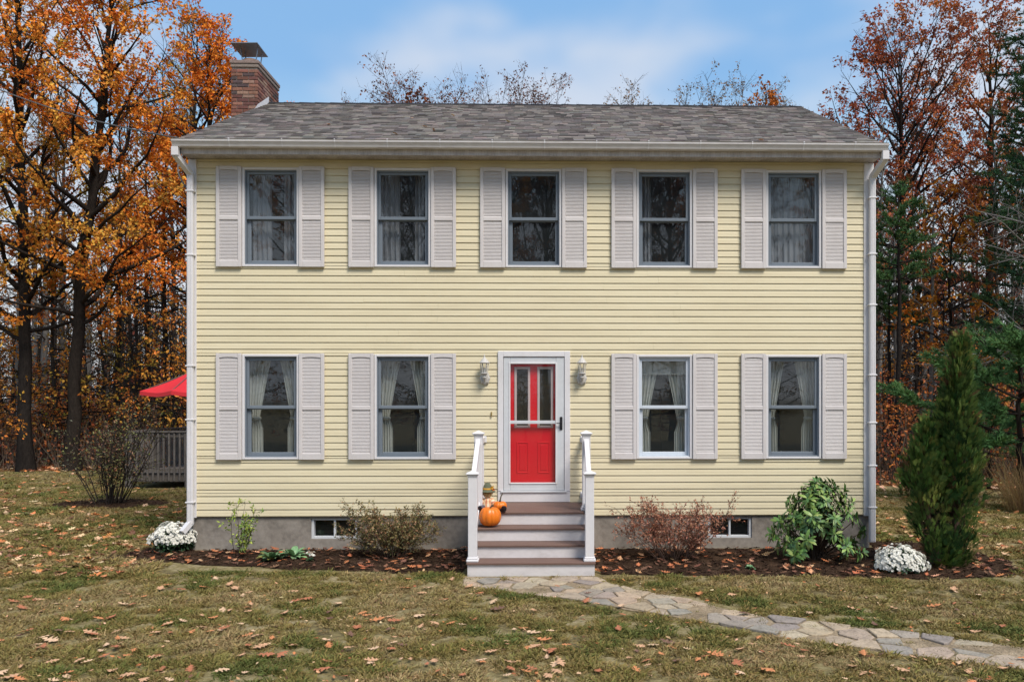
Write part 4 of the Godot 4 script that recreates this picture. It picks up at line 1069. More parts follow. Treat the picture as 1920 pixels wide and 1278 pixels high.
	for i in 430:
		var lft := i % 2 == 0
		var z := r.randf_range(-36, -72); var dd := 12.5 - z
		var x := dd * (r.randf_range(-0.76, -0.36) if lft else r.randf_range(0.34, 0.70))
		var H := r.randf_range(5, 12.5); var col: Color = vary(r, [dark, grey, dark, L(0.11, 0.09, 0.075)][i % 4], 0.25)
		var tp := wander(r, Vector3(x, -0.1, z), Vector3.UP, H, 6, 0.07, 0.1)
		far.tube(tp, taper(r.randf_range(0.07, 0.2), 0.02, 7), 5, col)
		for j in 26:
			var s := r.randf_range(0.08, 1.0); var dr := rdir(r); dr.y = absf(dr.y) * 0.9
			var l := r.randf_range(0.8, 2.6)
			var bp := wander(r, along(tp, s), dr.normalized(), l, 3, 0.3, 0.08)
			far.tube(bp, taper(0.03, 0.012, 4), 3, col)
			for q in 2: 
				var e := along(bp, r.randf_range(0.3, 0.9))
				far.tube(PackedVector3Array([e, e + (rdir(r) + Vector3(0, 0.5, 0)) * l * 0.4]), PackedFloat32Array([0.018, 0.01]), 3, col)
	for i in 15000:
		var lft := i % 2 == 0
		var z := r.randf_range(-30, -74); var dd := 12.5 - z
		var x := dd * (r.randf_range(-0.78, -0.36) if lft else r.randf_range(0.34, 0.72))
		var y := 8.0 * pow(r.randf(), 1.6)
		var pal: Array = brownl if r.randf() < 0.8 else rust
		var sz := r.randf_range(0.15, 0.34)
		fl.leaf(Vector3(x, y, z), rdir(r), rdir(r), sz, sz * 0.7, vary(r, pal[r.randi() % 4], 0.3) * 0.8)
	var ds := thing("distant_woods", Vector3(0, 0, -50), "mass of bare grey brown woods far behind the trees", "woods"); ds.set_meta("kind", "stuff")
	part(ds, "trunk", far, M.bark); part(ds, "foliage", fl, M.leaf)
	# undergrowth: dead stems and leaves along the edge of the wood
	var ug := MB.new()
	for i in 2600:
		var lft := i % 2 == 0
		var z: float; var x: float
		if lft: z = r.randf_range(-14.2, -26); x = (12.5 - z) * r.randf_range(-0.76, -0.36)
		else: z = r.randf_range(-9.0, -24); x = (12.5 - z) * r.randf_range(0.36, 0.70)
		var p := Vector3(x, 0, z)
		var col := vary(r, [L(0.12, 0.09, 0.07), L(0.2, 0.16, 0.12), L(0.09, 0.07, 0.06)][i % 3], 0.3)
		for k in 2:
			var w := wander(r, p, (Vector3.UP + rdir(r) * 0.6).normalized(), r.randf_range(0.5, 2.2), 4, 0.25, 0.05)
			ug.tube(w, taper(0.012, 0.005, 5), 3, col)
			for q in 2: 
				var e := along(w, r.randf_range(0.3, 1.0))
				ug.leaf(e, rdir(r), rdir(r), 0.13, 0.09, vary(r, rust[r.randi() % 4].lerp(brownl[r.randi() % 4], r.randf()), 0.3))
	var uo := thing("undergrowth", Vector3(0, 0, -15), "tangle of dead stems and brown leaves at the edge of the woods", "undergrowth"); uo.set_meta("kind", "stuff")
	part(uo, "stems", ug, M.litter)

# ------------------------------------------------------------------ plants round the house
# stems from a base, each ending in twigs; 'leafer' is called at twig ends
func bush(r: RandomNumberGenerator, P: Dictionary) -> Array:
	var wood := MB.new(); var fol := MB.new()
	for i in P.stems:
		var az := r.randf() * TAU; var out: float = sqrt(r.randf()) * P.open
		var d := Vector3(cos(az) * out, 1.0, sin(az) * out * P.get("flat", 1.0)).normalized()
		var l: float = P.h * r.randf_range(0.6, 1.05) / maxf(d.y, 0.35) * (0.75 if d.y < 0.6 else 1.0)
		var w := wander(r, Vector3(cos(az), 0, sin(az)) * r.randf() * P.base + Vector3(0, -0.02, 0), d, l, 6, P.get("wig", 0.15), P.get("up", 0.05))
		wood.tube(w, taper(P.r, P.r * 0.35, 7), 4, P.bark)
		for j in P.br:
			var s := r.randf_range(P.get("s0", 0.3), 1.0)
			var bd := (dirat(w, s) * 0.7 + rdir(r) * 0.9).normalized(); bd.y = maxf(bd.y, -0.15)
			var bl: float = P.bl * r.randf_range(0.5, 1.2)
			var b2 := wander(r, along(w, s), bd, bl, 3, 0.2, 0.05)
			wood.tube(b2, taper(P.r * 0.45, P.r * 0.2, 4), 3, P.bark)
			for k in P.lf:
				if r.randf() < P.get("bare", 0.0): continue
				var q: Vector3 = along(b2, r.randf_range(0.2, 1.0)) + rdir(r) * P.get("jit", 0.02)
				var ld := (rdir(r) + bd * 0.6).normalized(); var sz: float = P.ls * r.randf_range(0.6, 1.3)
				fol.leaf(q, ld, (Vector3.UP + rdir(r)).normalized(), sz, sz * P.get("lw", 0.5), vary(r, P.pal[r.randi() % P.pal.size()], 0.2))
	return [wood, fol]
func put_bush(called: String, at: Vector3, wf: Array, m: Material, label: String, cat: String) -> Node3D:
	var t := thing(called, at, label, cat)
	inst(t, "stems", (wf[0] as MB).mesh(), M.bark, Vector3.ZERO)
	if (wf[1] as MB).v.size(): inst(t, "foliage", (wf[1] as MB).mesh(), m, Vector3.ZERO)
	return t

func yard_plants() -> void:
	var r := RNG(91)
	var twig := L(0.16, 0.12, 0.10)
	# reddish azalea
	put_bush("azalea_bush", Vector3(1.8, 0, 0.85), bush(r, {"stems": 46, "open": 1.1, "flat": 0.6, "h": 0.78, "base": 0.25, "r": 0.006, "bark": L(0.26, 0.17, 0.135), "br": 18, "bl": 0.22, "lf": 10, "bare": 0.3, "ls": 0.038, "pal": [L(0.32, 0.11, 0.06), L(0.40, 0.17, 0.09), L(0.25, 0.10, 0.065), L(0.44, 0.22, 0.13)], "wig": 0.2}), M.shrub_leaf, "reddish brown twiggy azalea right of the front steps", "shrub")
	# brownish green shrub by the cellar window
	put_bush("low_shrub", Vector3(-2.22, 0, 0.55), bush(r, {"stems": 50, "open": 1.0, "flat": 0.5, "h": 0.66, "base": 0.24, "r": 0.006, "bark": L(0.20, 0.15, 0.11), "br": 18, "bl": 0.19, "lf": 14, "bare": 0.2, "ls": 0.036, "pal": [L(0.17, 0.15, 0.05), L(0.24, 0.18, 0.07), L(0.13, 0.12, 0.045), L(0.30, 0.16, 0.08)], "wig": 0.2}), M.shrub_leaf, "olive brown shrub left of the steps beside the cellar window", "shrub")
	# rhododendron: whorls of long leaves at the branch ends
	var wood := MB.new(); var fol := MB.new()
	var pal := [L(0.075, 0.16, 0.045), L(0.115, 0.22, 0.055), L(0.16, 0.27, 0.06), L(0.055, 0.115, 0.04), L(0.22, 0.31, 0.075)]
	for i in 92:
		var u := (i + 0.5) / 92.0
		var y := lerpf(0.12, 1.13, pow(u, 0.9)); var rad := 0.80 * pow(1.0 - pow(clampf((y - 0.2) / 1.02, 0, 1), 1.4), 0.75) * r.randf_range(0.5, 1.08)
		if y < 0.35: rad *= 0.95
		var az := i * 2.399 + r.randf_range(-0.4, 0.4)
		var tip := Vector3(cos(az) * rad - 0.05 + 0.12 * y, y, sin(az) * rad * 0.75)
		var mid := Vector3(tip.x * 0.45, y * 0.55, tip.z * 0.45)
		wood.tube(PackedVector3Array([Vector3(r.randf_range(-0.06, 0.06), -0.03, r.randf_range(-0.06, 0.06)), mid, tip]), PackedFloat32Array([0.014, 0.009, 0.005]), 4, L(0.13, 0.10, 0.075))
		var od := (tip - Vector3(0.02, y * 0.75, 0)).normalized()
		for k in 22:
			var a := TAU * k / 11.0 + r.randf() * 0.5
			var side := od.cross(Vector3(0.3, 0.2, 0.93)).normalized(); var s2 := od.cross(side)
			var ld := ((side * cos(a) + s2 * sin(a)) * 0.9 + od * r.randf_range(-0.1, 0.55) - Vector3(0, 0.12, 0)).normalized()
			var col := vary(r, pal[r.randi() % 5], 0.2)
			var sz := r.randf_range(0.09, 0.155)
			var p := tip - od * r.randf() * 0.12; var up := (od + Vector3.UP * 0.7).normalized()
			var s := ld.cross(up).normalized() * sz * 0.16; var un := s.cross(ld).normalized()
			var m1 := p + ld * sz * 0.4 + un * sz * 0.03; var m2 := p + ld * sz * 0.75; var te := p + ld * sz - un * sz * 0.12
			fol.tri(p, m1 + s, m1 - s, col); fol.quad(m1 - s, m1 + s, m2 + s * 0.8 - un * sz * 0.02, m2 - s * 0.8 - un * sz * 0.02, col); fol.tri(m2 - s * 0.8 - un * sz * 0.02, m2 + s * 0.8 - un * sz * 0.02, te, col)
	var rh := thing("rhododendron", Vector3(3.78, 0, 0.95), "green rhododendron with long glossy leaves at the right end of the wall", "shrub")
	inst(rh, "stems", wood.mesh(), M.bark, Vector3.ZERO); inst(rh, "foliage", fol.mesh(), M.shrub_leaf, Vector3.ZERO)
	# young yellow green shrub at the chimney end
	put_bush("young_shrub", Vector3(-4.45, 0, 0.5), bush(r, {"stems": 11, "open": 0.6, "flat": 0.5, "h": 0.74, "base": 0.10, "r": 0.005, "bark": L(0.14, 0.11, 0.085), "br": 8, "bl": 0.14, "lf": 9, "bare": 0.35, "ls": 0.055, "lw": 0.42, "pal": [L(0.26, 0.34, 0.05), L(0.34, 0.40, 0.06), L(0.14, 0.22, 0.05)], "s0": 0.25}), M.shrub_leaf, "spindly young shrub with yellow green leaves near the left downspout", "shrub")
	# broad leaved perennial
	leafy("hosta_plant", Vector3(-3.85, 0, 0.85), 26, 0.28, 0.10, [L(0.10, 0.19, 0.085), L(0.15, 0.25, 0.11), L(0.07, 0.14, 0.06), L(0.28, 0.26, 0.08)], r, "low green plant with broad leaves in the left bed")
	leafy("hosta_plant", Vector3(-3.62, 0, 0.62), 18, 0.30, 0.10, [L(0.15, 0.27, 0.13), L(0.20, 0.31, 0.15)], r, "pale green upright broad leaved plant behind the low green plant")
	leafy("cabbage_plant", Vector3(2.7, 0, 1.55), 12, 0.11, 0.075, [L(0.11, 0.22, 0.10), L(0.17, 0.29, 0.14)], r, "tiny round green plant between the azalea and the rhododendron")
	# white flowering plant, small
	var sm := leafy("white_flower_plant", Vector3(-3.3, 0, 0.9), 14, 0.10, 0.05, [L(0.05, 0.13, 0.05), L(0.08, 0.17, 0.06)], r, "tiny white flowering plant in the left bed")
	var fb := MB.new()
	for i in 14: blossom(fb, r, Vector3(r.randf_range(-0.08, 0.08), r.randf_range(0.09, 0.14), r.randf_range(-0.05, 0.06)), (rdir(r) * 0.5 + Vector3.UP).normalized(), 0.022)
	inst(sm, "blossoms", fb.mesh(), M.petal, Vector3.ZERO)
	# the two white chrysanthemums
	mum(Vector3(-5.585, 0, 0.05), 0.31, 0.40, r, "white chrysanthemum mound in a dark pot by the left downspout")
	mum(Vector3(4.66, 0, 1.68), 0.315, 0.31, r, "white chrysanthemum mound beside the arborvitae")
	# arborvitae
	arborvitae(Vector3(5.42, 0, 1.45), r)
	# big half bare shrub on the left lawn
	put_bush("burning_bush", Vector3(-9.45, 0, -5.6), bush(r, {"stems": 30, "open": 0.6, "h": 1.95, "base": 0.3, "r": 0.012, "bark": L(0.085, 0.07, 0.06), "br": 20, "bl": 0.5, "lf": 6, "bare": 0.45, "ls": 0.062, "lw": 0.5, "pal": [L(0.10, 0.10, 0.035), L(0.15, 0.125, 0.045), L(0.07, 0.075, 0.03), L(0.26, 0.13, 0.07), L(0.19, 0.19, 0.05)], "wig": 0.16, "s0": 0.22}), M.shrub_leaf, "big half bare shrub growing from a mulch ring on the left lawn", "shrub")
	# right hand border
	var dry := MB.new()
	for i in 420:
		var az := r.randf() * TAU; var o := sqrt(r.randf()) * 0.4
		var p := Vector3(cos(az) * o, 0, sin(az) * o)
		var d := (Vector3.UP + Vector3(cos(az), 0, sin(az)) * r.randf_range(0.05, 0.55)).normalized()
		var w := wander(r, p, d, r.randf_range(0.4, 1.35), 5, 0.12, -0.07)
		dry.tube(w, taper(0.006, 0.002, 6), 3, vary(r, [L(0.36, 0.25, 0.12), L(0.42, 0.31, 0.16), L(0.28, 0.17, 0.09)][i % 3], 0.2))
	var dg := thing("ornamental_grass", Vector3(9.75, 0, -4.0), "clump of dry tan ornamental grass at the right edge of the lawn", "grass clump")
	inst(dg, "blades", dry.mesh(), M.grass, Vector3.ZERO)
	put_bush("dry_shrub", Vector3(8.95, 0, -5.6), bush(r, {"stems": 34, "open": 0.9, "h": 1.1, "base": 0.4, "r": 0.008, "bark": L(0.26, 0.20, 0.15), "br": 12, "bl": 0.3, "lf": 3, "bare": 0.4, "ls": 0.06, "pal": [L(0.36, 0.25, 0.12), L(0.30, 0.17, 0.08), L(0.34, 0.28, 0.10)]}), M.shrub_leaf, "dry tan brush left of the ornamental grass", "shrub")
	put_bush("dry_shrub", Vector3(6.9, 0, -6.6), bush(r, {"stems": 30, "open": 0.9, "h": 1.0, "base": 0.5, "r": 0.008, "bark": L(0.24, 0.18, 0.14), "br": 12, "bl": 0.28, "lf": 4, "bare": 0.3, "ls": 0.06, "pal": [L(0.30, 0.20, 0.09), L(0.24, 0.18, 0.07), L(0.36, 0.16, 0.07)]}), M.shrub_leaf, "dry brown brush just right of the house corner", "shrub")
	put_bush("dry_shrub", Vector3(11.4, 0, -5.2), bush(r, {"stems": 34, "open": 0.9, "h": 1.6, "base": 0.5, "r": 0.009, "bark": L(0.22, 0.17, 0.13), "br": 14, "bl": 0.35, "lf": 4, "bare": 0.35, "ls": 0.07, "pal": [L(0.36, 0.21, 0.09), L(0.28, 0.17, 0.08), L(0.40, 0.18, 0.07)]}), M.shrub_leaf, "tall brown brush behind the ornamental grass", "shrub")
	put_bush("red_sapling", Vector3(6.55, 0, -4.6), bush(r, {"stems": 7, "open": 0.5, "h": 1.15, "base": 0.08, "r": 0.006, "bark": twig, "br": 6, "bl": 0.16, "lf": 5, "s0": 0.55, "ls": 0.07, "pal": [L(0.42, 0.03, 0.045), L(0.33, 0.04, 0.05)]}), M.shrub_leaf, "small crimson leaved sapling between the house and the arborvitae", "sapling")

func leafy(called: String, at: Vector3, n: int, l: float, w: float, pal: Array, r: RandomNumberGenerator, label: String) -> Node3D:
	var b := MB.new()
	for i in n:
		var az := i * 2.399; var pit := r.randf_range(0.25, 1.2)
		var d := Vector3(cos(az) * cos(pit), sin(pit), sin(az) * cos(pit)); var s := d.cross(Vector3.UP).normalized()
		var col := vary(r, pal[r.randi() % pal.size()], 0.15)
		var ll := l * r.randf_range(0.7, 1.2); var pts := []
		for k in 5:
			var t := k / 4.0
			pts.append([Vector3(0, 0, 0) + d * ll * t - Vector3(0, ll * 0.45 * t * t, 0), s * w * 0.5 * sin(PI * clampf(t * 0.85 + 0.12, 0, 1))])
		for k in 4:
			var u := Vector3(0, w * 0.12, 0)
			b.quad(pts[k][0], pts[k + 1][0], pts[k + 1][0] + pts[k + 1][1] + u, pts[k][0] + pts[k][1] + u, col)
			b.quad(pts[k + 1][0], pts[k][0], pts[k][0] - pts[k][1] + u, pts[k + 1][0] - pts[k + 1][1] + u, col)
	var t2 := thing(called, at, label, "plant")
	inst(t2, "foliage", b.mesh(), M.shrub_leaf, Vector3.ZERO)
	return t2
func blossom(b: MB, r: RandomNumberGenerator, p: Vector3, d: Vector3, s: float) -> void:
	var side := d.cross(Vector3(0.2, 0.3, 0.93)).normalized(); var s2 := d.cross(side)
	var tone := r.randf_range(0.76, 0.86)
	for ringi in 2:
		var m := 9 - ringi * 2
		for k in m:
			var a := TAU * k / m + ringi * 0.4 + r.randf() * 0.2
			var o := side * cos(a) + s2 * sin(a); var q := d.cross(o)
			var tip := p + o * s * (1.0 - ringi * 0.4) + d * s * (0.05 + ringi * 0.35)
			var col := Color(tone, tone * 0.985, tone * 0.90)
			b.quad(p, p + o * s * 0.6 + q * s * 0.22 + d * s * 0.22 * (1 + ringi), tip, p + o * s * 0.6 - q * s * 0.22 + d * s * 0.22 * (1 + ringi), col)
	b.tri(p + side * s * 0.16 + d * s * 0.3, p + s2 * s * 0.16 + d * s * 0.3, p - (side + s2) * s * 0.12 + d * s * 0.3, L(0.50, 0.40, 0.10))
func mum(at: Vector3, rad: float, top: float, r: RandomNumberGenerator, label: String) -> void:
	var t := thing("chrysanthemum_plant", at, label, "flower")
	var fb := MB.new(); var lb := MB.new(); var pot := MB.new()
	var y0 := 0.15
	if top > 0.35: pot.lathe([Vector2(0, 0), Vector2(0.13, 0.0), Vector2(0.165, 0.17), Vector2(0.172, 0.17), Vector2(0.172, 0.19), Vector2(0.155, 0.19), Vector2(0.15, 0.16), Vector2(0, 0.16)], 20, Vector3.ZERO); inst(t, "pot", pot.mesh(), M.dark_pot, Vector3.ZERO)
	else: y0 = 0.05
	for i in 680:
		var u := (i + 0.5) / 680.0; var el := lerpf(0.02, 1.0, 1.0 - u * 0.98)
		var az := i * 2.399 + r.randf_range(-0.2, 0.2)
		var q := sqrt(1.0 - pow(1 - u, 2.0) * 0.0 - pow(clampf(1.0 - u, 0, 1), 2.0))
		var bump := 1.0 + 0.10 * sin(az * 3.0 + el * 4.0) + 0.06 * sin(az * 7.0 - el * 9.0) + r.randf_range(-0.07, 0.06)
		var p := Vector3(cos(az) * rad * q * bump, y0 + (top - y0) * (1.0 - u) * bump, sin(az) * rad * q * bump * 0.95)
		var d := (Vector3(p.x / rad, (p.y - y0) / (top - y0) * 0.9 + 0.15, p.z / rad)).normalized()
		if r.randf() < 0.93: blossom(fb, r, p, (d + rdir(r) * 0.35).normalized(), r.randf_range(0.020, 0.030))
		for k in 3:
			var ld := (rdir(r) + d * 0.3).normalized()
			lb.leaf(p * Vector3(0.88, 1, 0.88) - d * r.randf_range(0.04, 0.08) - Vector3(0, 0.02, 0), ld, d, 0.05, 0.03, vary(r, [L(0.035, 0.085, 0.03), L(0.05, 0.11, 0.04), L(0.025, 0.06, 0.025)][k % 3], 0.2))
	for i in 500:
		var az := r.randf() * TAU; var q := r.randf_range(0.5, 0.95) * rad
		lb.leaf(Vector3(cos(az) * q, r.randf_range(0.03, y0 + 0.05), sin(az) * q), (rdir(r) - Vector3(0, 0.3, 0)).normalized(), rdir(r), 0.055, 0.032, vary(r, L(0.03, 0.07, 0.028), 0.3))
	for i in 26:
		var az := TAU * i / 26.0
		lb.tube(PackedVector3Array([Vector3(0, 0.0, 0), Vector3(cos(az) * rad * 0.4, y0 * 0.7, sin(az) * rad * 0.4), Vector3(cos(az) * rad * 0.8, y0 + 0.06, sin(az) * rad * 0.8)]), PackedFloat32Array([0.006, 0.004, 0.003]), 3, L(0.05, 0.07, 0.03))
	inst(t, "blossoms", fb.mesh(), M.petal, Vector3.ZERO); inst(t, "foliage", lb.mesh(), M.shrub_leaf, Vector3.ZERO)

func arborvitae(at: Vector3, r: RandomNumberGenerator) -> void:
	var wood := MB.new(); var fol := MB.new()
	var bark := L(0.15, 0.105, 0.08)
	var n := noise(77, 2.2, 3)
	# two leaders: a tall one and a shorter one leaning to the left
	var leads := [
		{"p": PackedVector3Array([Vector3(0.08, -0.05, 0), Vector3(0.10, 0.8, 0.0), Vector3(0.10, 1.8, 0), Vector3(0.17, 3.0, 0.0)]), "h": 3.12, "r": [0.17, 0.23, 0.27, 0.30, 0.24, 0.155, 0.09, 0.01], "n": 620},
		{"p": PackedVector3Array([Vector3(-0.12, -0.05, 0.05), Vector3(-0.30, 0.7, 0.05), Vector3(-0.38, 1.3, 0), Vector3(-0.24, 1.9, -0.05)]), "h": 1.95, "r": [0.15, 0.20, 0.20, 0.26, 0.27, 0.19, 0.09, 0.01], "n": 330}]
	var pal := [L(0.055, 0.10, 0.028), L(0.075, 0.135, 0.032), L(0.13, 0.18, 0.045), L(0.03, 0.065, 0.022), L(0.18, 0.21, 0.055), L(0.085, 0.135, 0.038)]
	for ld in leads:
		var p: PackedVector3Array = ld.p
		wood.tube(p, PackedFloat32Array([0.055, 0.045, 0.03, 0.008]), 7, bark)
		for i in 60:
			var s := r.randf_range(0.1, 0.95); var az := r.randf() * TAU; var o := along(p, s)
			var prof: Array = ld.r; var rr: float = prof[int(s * 7.0)] * 0.8
			wood.tube(PackedVector3Array([o, o + Vector3(cos(az) * rr * 0.6, rr * 0.35, sin(az) * rr * 0.6), o + Vector3(cos(az) * rr, rr * 0.9, sin(az) * rr)]), PackedFloat32Array([0.010, 0.007, 0.003]), 3, bark)
		# plumes: flat fans of sprays carried on upswept branchlets, with gaps between them
		for i in ld.n:
			var s: float = (i + r.randf()) / ld.n
			var y: float = s * ld.h * 0.97; var az: float = i * 2.399 + r.randf_range(-0.5, 0.5)
			var f := s * 7.0; var fi := mini(int(f), 6)
			var rad: float = lerpf(ld.r[fi], ld.r[fi + 1], f - fi) * r.randf_range(0.62, 1.08)
			if y < 0.95 and n.get_noise_3d(cos(az) * 1.4 + 30, y * 1.1, sin(az) * 1.4) < 0.07 and r.randf() < 0.88: continue
			var c := along(p, clampf((y - rad * 0.8) / (ld.h * 0.96), 0, 1))
			var out := Vector3(cos(az), 0, sin(az))
			var tip := Vector3(c.x, y, c.z) + out * rad + Vector3(0, 0.05, 0)
			var base := Vector3(c.x, maxf(y - rad * 0.9 - 0.05, 0.05), c.z) + out * rad * 0.2
			wood.tube(PackedVector3Array([c, base.lerp(tip, 0.4) + out * rad * 0.12, tip]), PackedFloat32Array([0.008, 0.005, 0.002]), 3, bark)
			var up := ((tip - base).normalized() + Vector3(0, 0.7, 0)).normalized()
			var tw := out.rotated(Vector3.UP, r.randf_range(0.4, 1.5) * (1.0 if r.randf() < 0.5 else -1.0))
			var side := (tw - up * tw.dot(up)).normalized()
			var col := vary(r, pal[r.randi() % 6], 0.22)
			if r.randf() < 0.04: col = vary(r, L(0.15, 0.085, 0.04), 0.2)
			for q in 15:
				var g := r.randf_range(-1.0, 1.0); var hgt := r.randf_range(-0.13, 0.10) * (1.0 - absf(g) * 0.4)
				var pos := tip + side * g * 0.10 + up * hgt + rdir(r) * 0.022
				var u2 := (up + side * g * 0.7 + out * 0.12 + rdir(r) * 0.15).normalized(); var s2 := (side - u2 * side.dot(u2)).normalized()
				var cc := vary(r, col, 0.16); var l := r.randf_range(0.06, 0.105)
				for k in 3:
					var bp := pos + u2 * l * (0.15 + k * 0.27)
					for sg in [-1.0, 1.0]:
						var dd: Vector3 = (u2 * 0.8 + s2 * sg * 0.65).normalized()
						fol.blade(bp, dd, u2.cross(dd).cross(dd).normalized(), l * (0.6 - 0.12 * k), 0.014, cc)
				fol.blade(pos, u2, s2, l * 1.15, 0.016, cc)
	var t2 := thing("arborvitae", at, "tall pointed dark green arborvitae with a bare lower gap on the right", "shrub")
	inst(t2, "trunk", wood.mesh(), M.bark, Vector3.ZERO); inst(t2, "foliage", fol.mesh(), M.needle, Vector3.ZERO)

# ------------------------------------------------------------------ deck, umbrella, wire
func deck_and_umbrella() -> void:
	var X0 := -10.62; var X1 := -6.2; var Z1 := -8.8; var Z0 := -12.6
	var d := thing("wood_deck", Vector3(-8.4, 0, -10.7), "weathered grey wooden deck with picket railing behind the left end of the house", "deck")
	var b := MB.new()
	for k in 26:
		b = MB.new(); var z := Z1 - 0.02 - k * 0.145; b.bbox(X0, 0.36, z - 0.14, X1, 0.395, z, 0.004); part(d, "deck_board", b, M.grey_wood)
	b = MB.new(); b.bbox(X0, 0.17, Z1 - 0.02, X1, 0.36, Z1 + 0.02, 0.004); b.bbox(X0 - 0.02, 0.17, Z0, X0 + 0.02, 0.36, Z1 - 0.02, 0.004); part(d, "rim_joist", b, M.grey_wood)
	var rails := [[Vector3(X0, 0, Z1 + 0.06), Vector3(X1, 0, Z1 + 0.06)], [Vector3(X0 - 0.06, 0, Z1 + 0.06), Vector3(X0 - 0.06, 0, Z0)]]
	for rl in rails:
		var a: Vector3 = rl[0]; var e: Vector3 = rl[1]; var t := (e - a).normalized(); var len := a.distance_to(e)
		b = MB.new(); b.bar(a + Vector3(0, 1.45, 0), e + Vector3(0, 1.45, 0), 0.13, 0.035); part(d, "top_rail", b, M.grey_wood)
		b = MB.new(); b.bar(a + Vector3(0, 1.36, 0), e + Vector3(0, 1.36, 0), 0.04, 0.09); part(d, "upper_rail", b, M.grey_wood)
		b = MB.new(); b.bar(a + Vector3(0, 0.47, 0), e + Vector3(0, 0.47, 0), 0.04, 0.09); part(d, "lower_rail", b, M.grey_wood)
		var s := 0.06
		while s < len:
			var p := a + t * s + Vector3(0, 0, 0.035)
			b = MB.new(); b.bbox(p.x - 0.022, 0.20, p.z - 0.014, p.x + 0.022, 1.43, p.z + 0.014, 0.003); part(d, "picket", b, M.grey_wood)
			s += 0.135
		s = 0.0
		while s < len:
			var p := a + t * s
			b = MB.new(); b.bbox(p.x - 0.046, 0.0, p.z - 0.046, p.x + 0.046, 1.43, p.z + 0.046, 0.004); part(d, "post", b, M.grey_wood)
			s += 1.45
	# umbrella
	var c := Vector3(-9.78, 0.395, -10.6)
	var u := thing("patio_umbrella", c, "red patio umbrella open on the deck behind the house corner", "umbrella")
	b = MB.new(); b.tube(PackedVector3Array([c, c + Vector3(0, 2.72, 0)]), PackedFloat32Array([0.022, 0.022]), 10, Color.WHITE, true); part(u, "pole", b, M.grey_wood)
	b = MB.new(); b.lathe([Vector2(0, 0), Vector2(0.26, 0), Vector2(0.25, 0.05), Vector2(0.06, 0.09), Vector2(0.04, 0.3), Vector2(0, 0.3)], 20, c); part(u, "base", b, M.black_metal)
	var apex := c + Vector3(0, 2.70, 0)
	for k in 8:
		var a0 := TAU * k / 8.0; var a1 := TAU * (k + 1) / 8.0
		var R := 1.42; var hr := 2.10
		var p0 := c + Vector3(cos(a0) * R, hr, sin(a0) * R); var p1 := c + Vector3(cos(a1) * R, hr, sin(a1) * R)
		b = MB.new()
		var N := 6
		for i in N:
			var t0 := float(i) / N; var t1 := float(i + 1) / N
			for j in 4:
				var s0 := j / 4.0; var s1 := (j + 1) / 4.0
				var f := func(t: float, s: float) -> Vector3:
					var e := p0.lerp(p1, s); var q := apex.lerp(e, t)
					return q - Vector3(0, 0.10 * sin(PI * t) * 0.6 + 0.06 * t * sin(PI * s), 0) + (c - e) * Vector3(1, 0, 1) * 0.03 * sin(PI * s) * t
				b.quad(f.call(t0, s0), f.call(t1, s0), f.call(t1, s1), f.call(t0, s1))
		part(u, "canopy_panel", b, M.red_fabric)
		b = MB.new()
		for j in 4:
			var e0 := p0.lerp(p1, j / 4.0) + (c - p0.lerp(p1, j / 4.0)) * Vector3(1, 0, 1) * 0.03 * sin(PI * j / 4.0) - Vector3(0, 0.06 * sin(PI * j / 4.0), 0); var e1 := p0.lerp(p1, (j + 1) / 4.0) + (c - p0.lerp(p1, (j + 1) / 4.0)) * Vector3(1, 0, 1) * 0.03 * sin(PI * (j + 1) / 4.0) - Vector3(0, 0.06 * sin(PI * (j + 1) / 4.0), 0)
			b.quad(e0 - Vector3(0, 0.10, 0), e1 - Vector3(0, 0.10, 0), e1, e0)
		part(u, "valance", b, M.red_fabric)
		b = MB.new(); b.bar(apex - Vector3(0, 0.03, 0), p0 - Vector3(0, 0.02, 0), 0.014, 0.014); part(u, "rib", b, M.grey_wood)
	# overhead service wire
	b = MB.new()
	var w0 := Vector3(-5.50, 6.32, -0.6); var w1 := Vector3(-15.5, 10.9, -7.5); var pts := PackedVector3Array()
	for i in 25:
		var t := i / 24.0
		pts.append(w0.lerp(w1, t) - Vector3(0, 0.35 * 4.0 * t * (1 - t), 0))
	b.tube(pts, taper(0.013, 0.013, 25), 5)
	var w2 := PackedVector3Array()
	for i in 13: w2.append(Vector3(-5.50 - 0.22 * sin(PI * i / 12.0), 6.32 - 0.85 * i / 12.0, -0.6 + 0.35 * i / 12.0))
	b.tube(w2, taper(0.012, 0.012, 13), 5)
	var o := MeshInstance3D.new(); o.name = "service_wire"; o.mesh = b.mesh(); o.material_override = M.cable; add_child(o)
	tag(o, "overhead service wire coming down to the left corner of the roof", "wire")

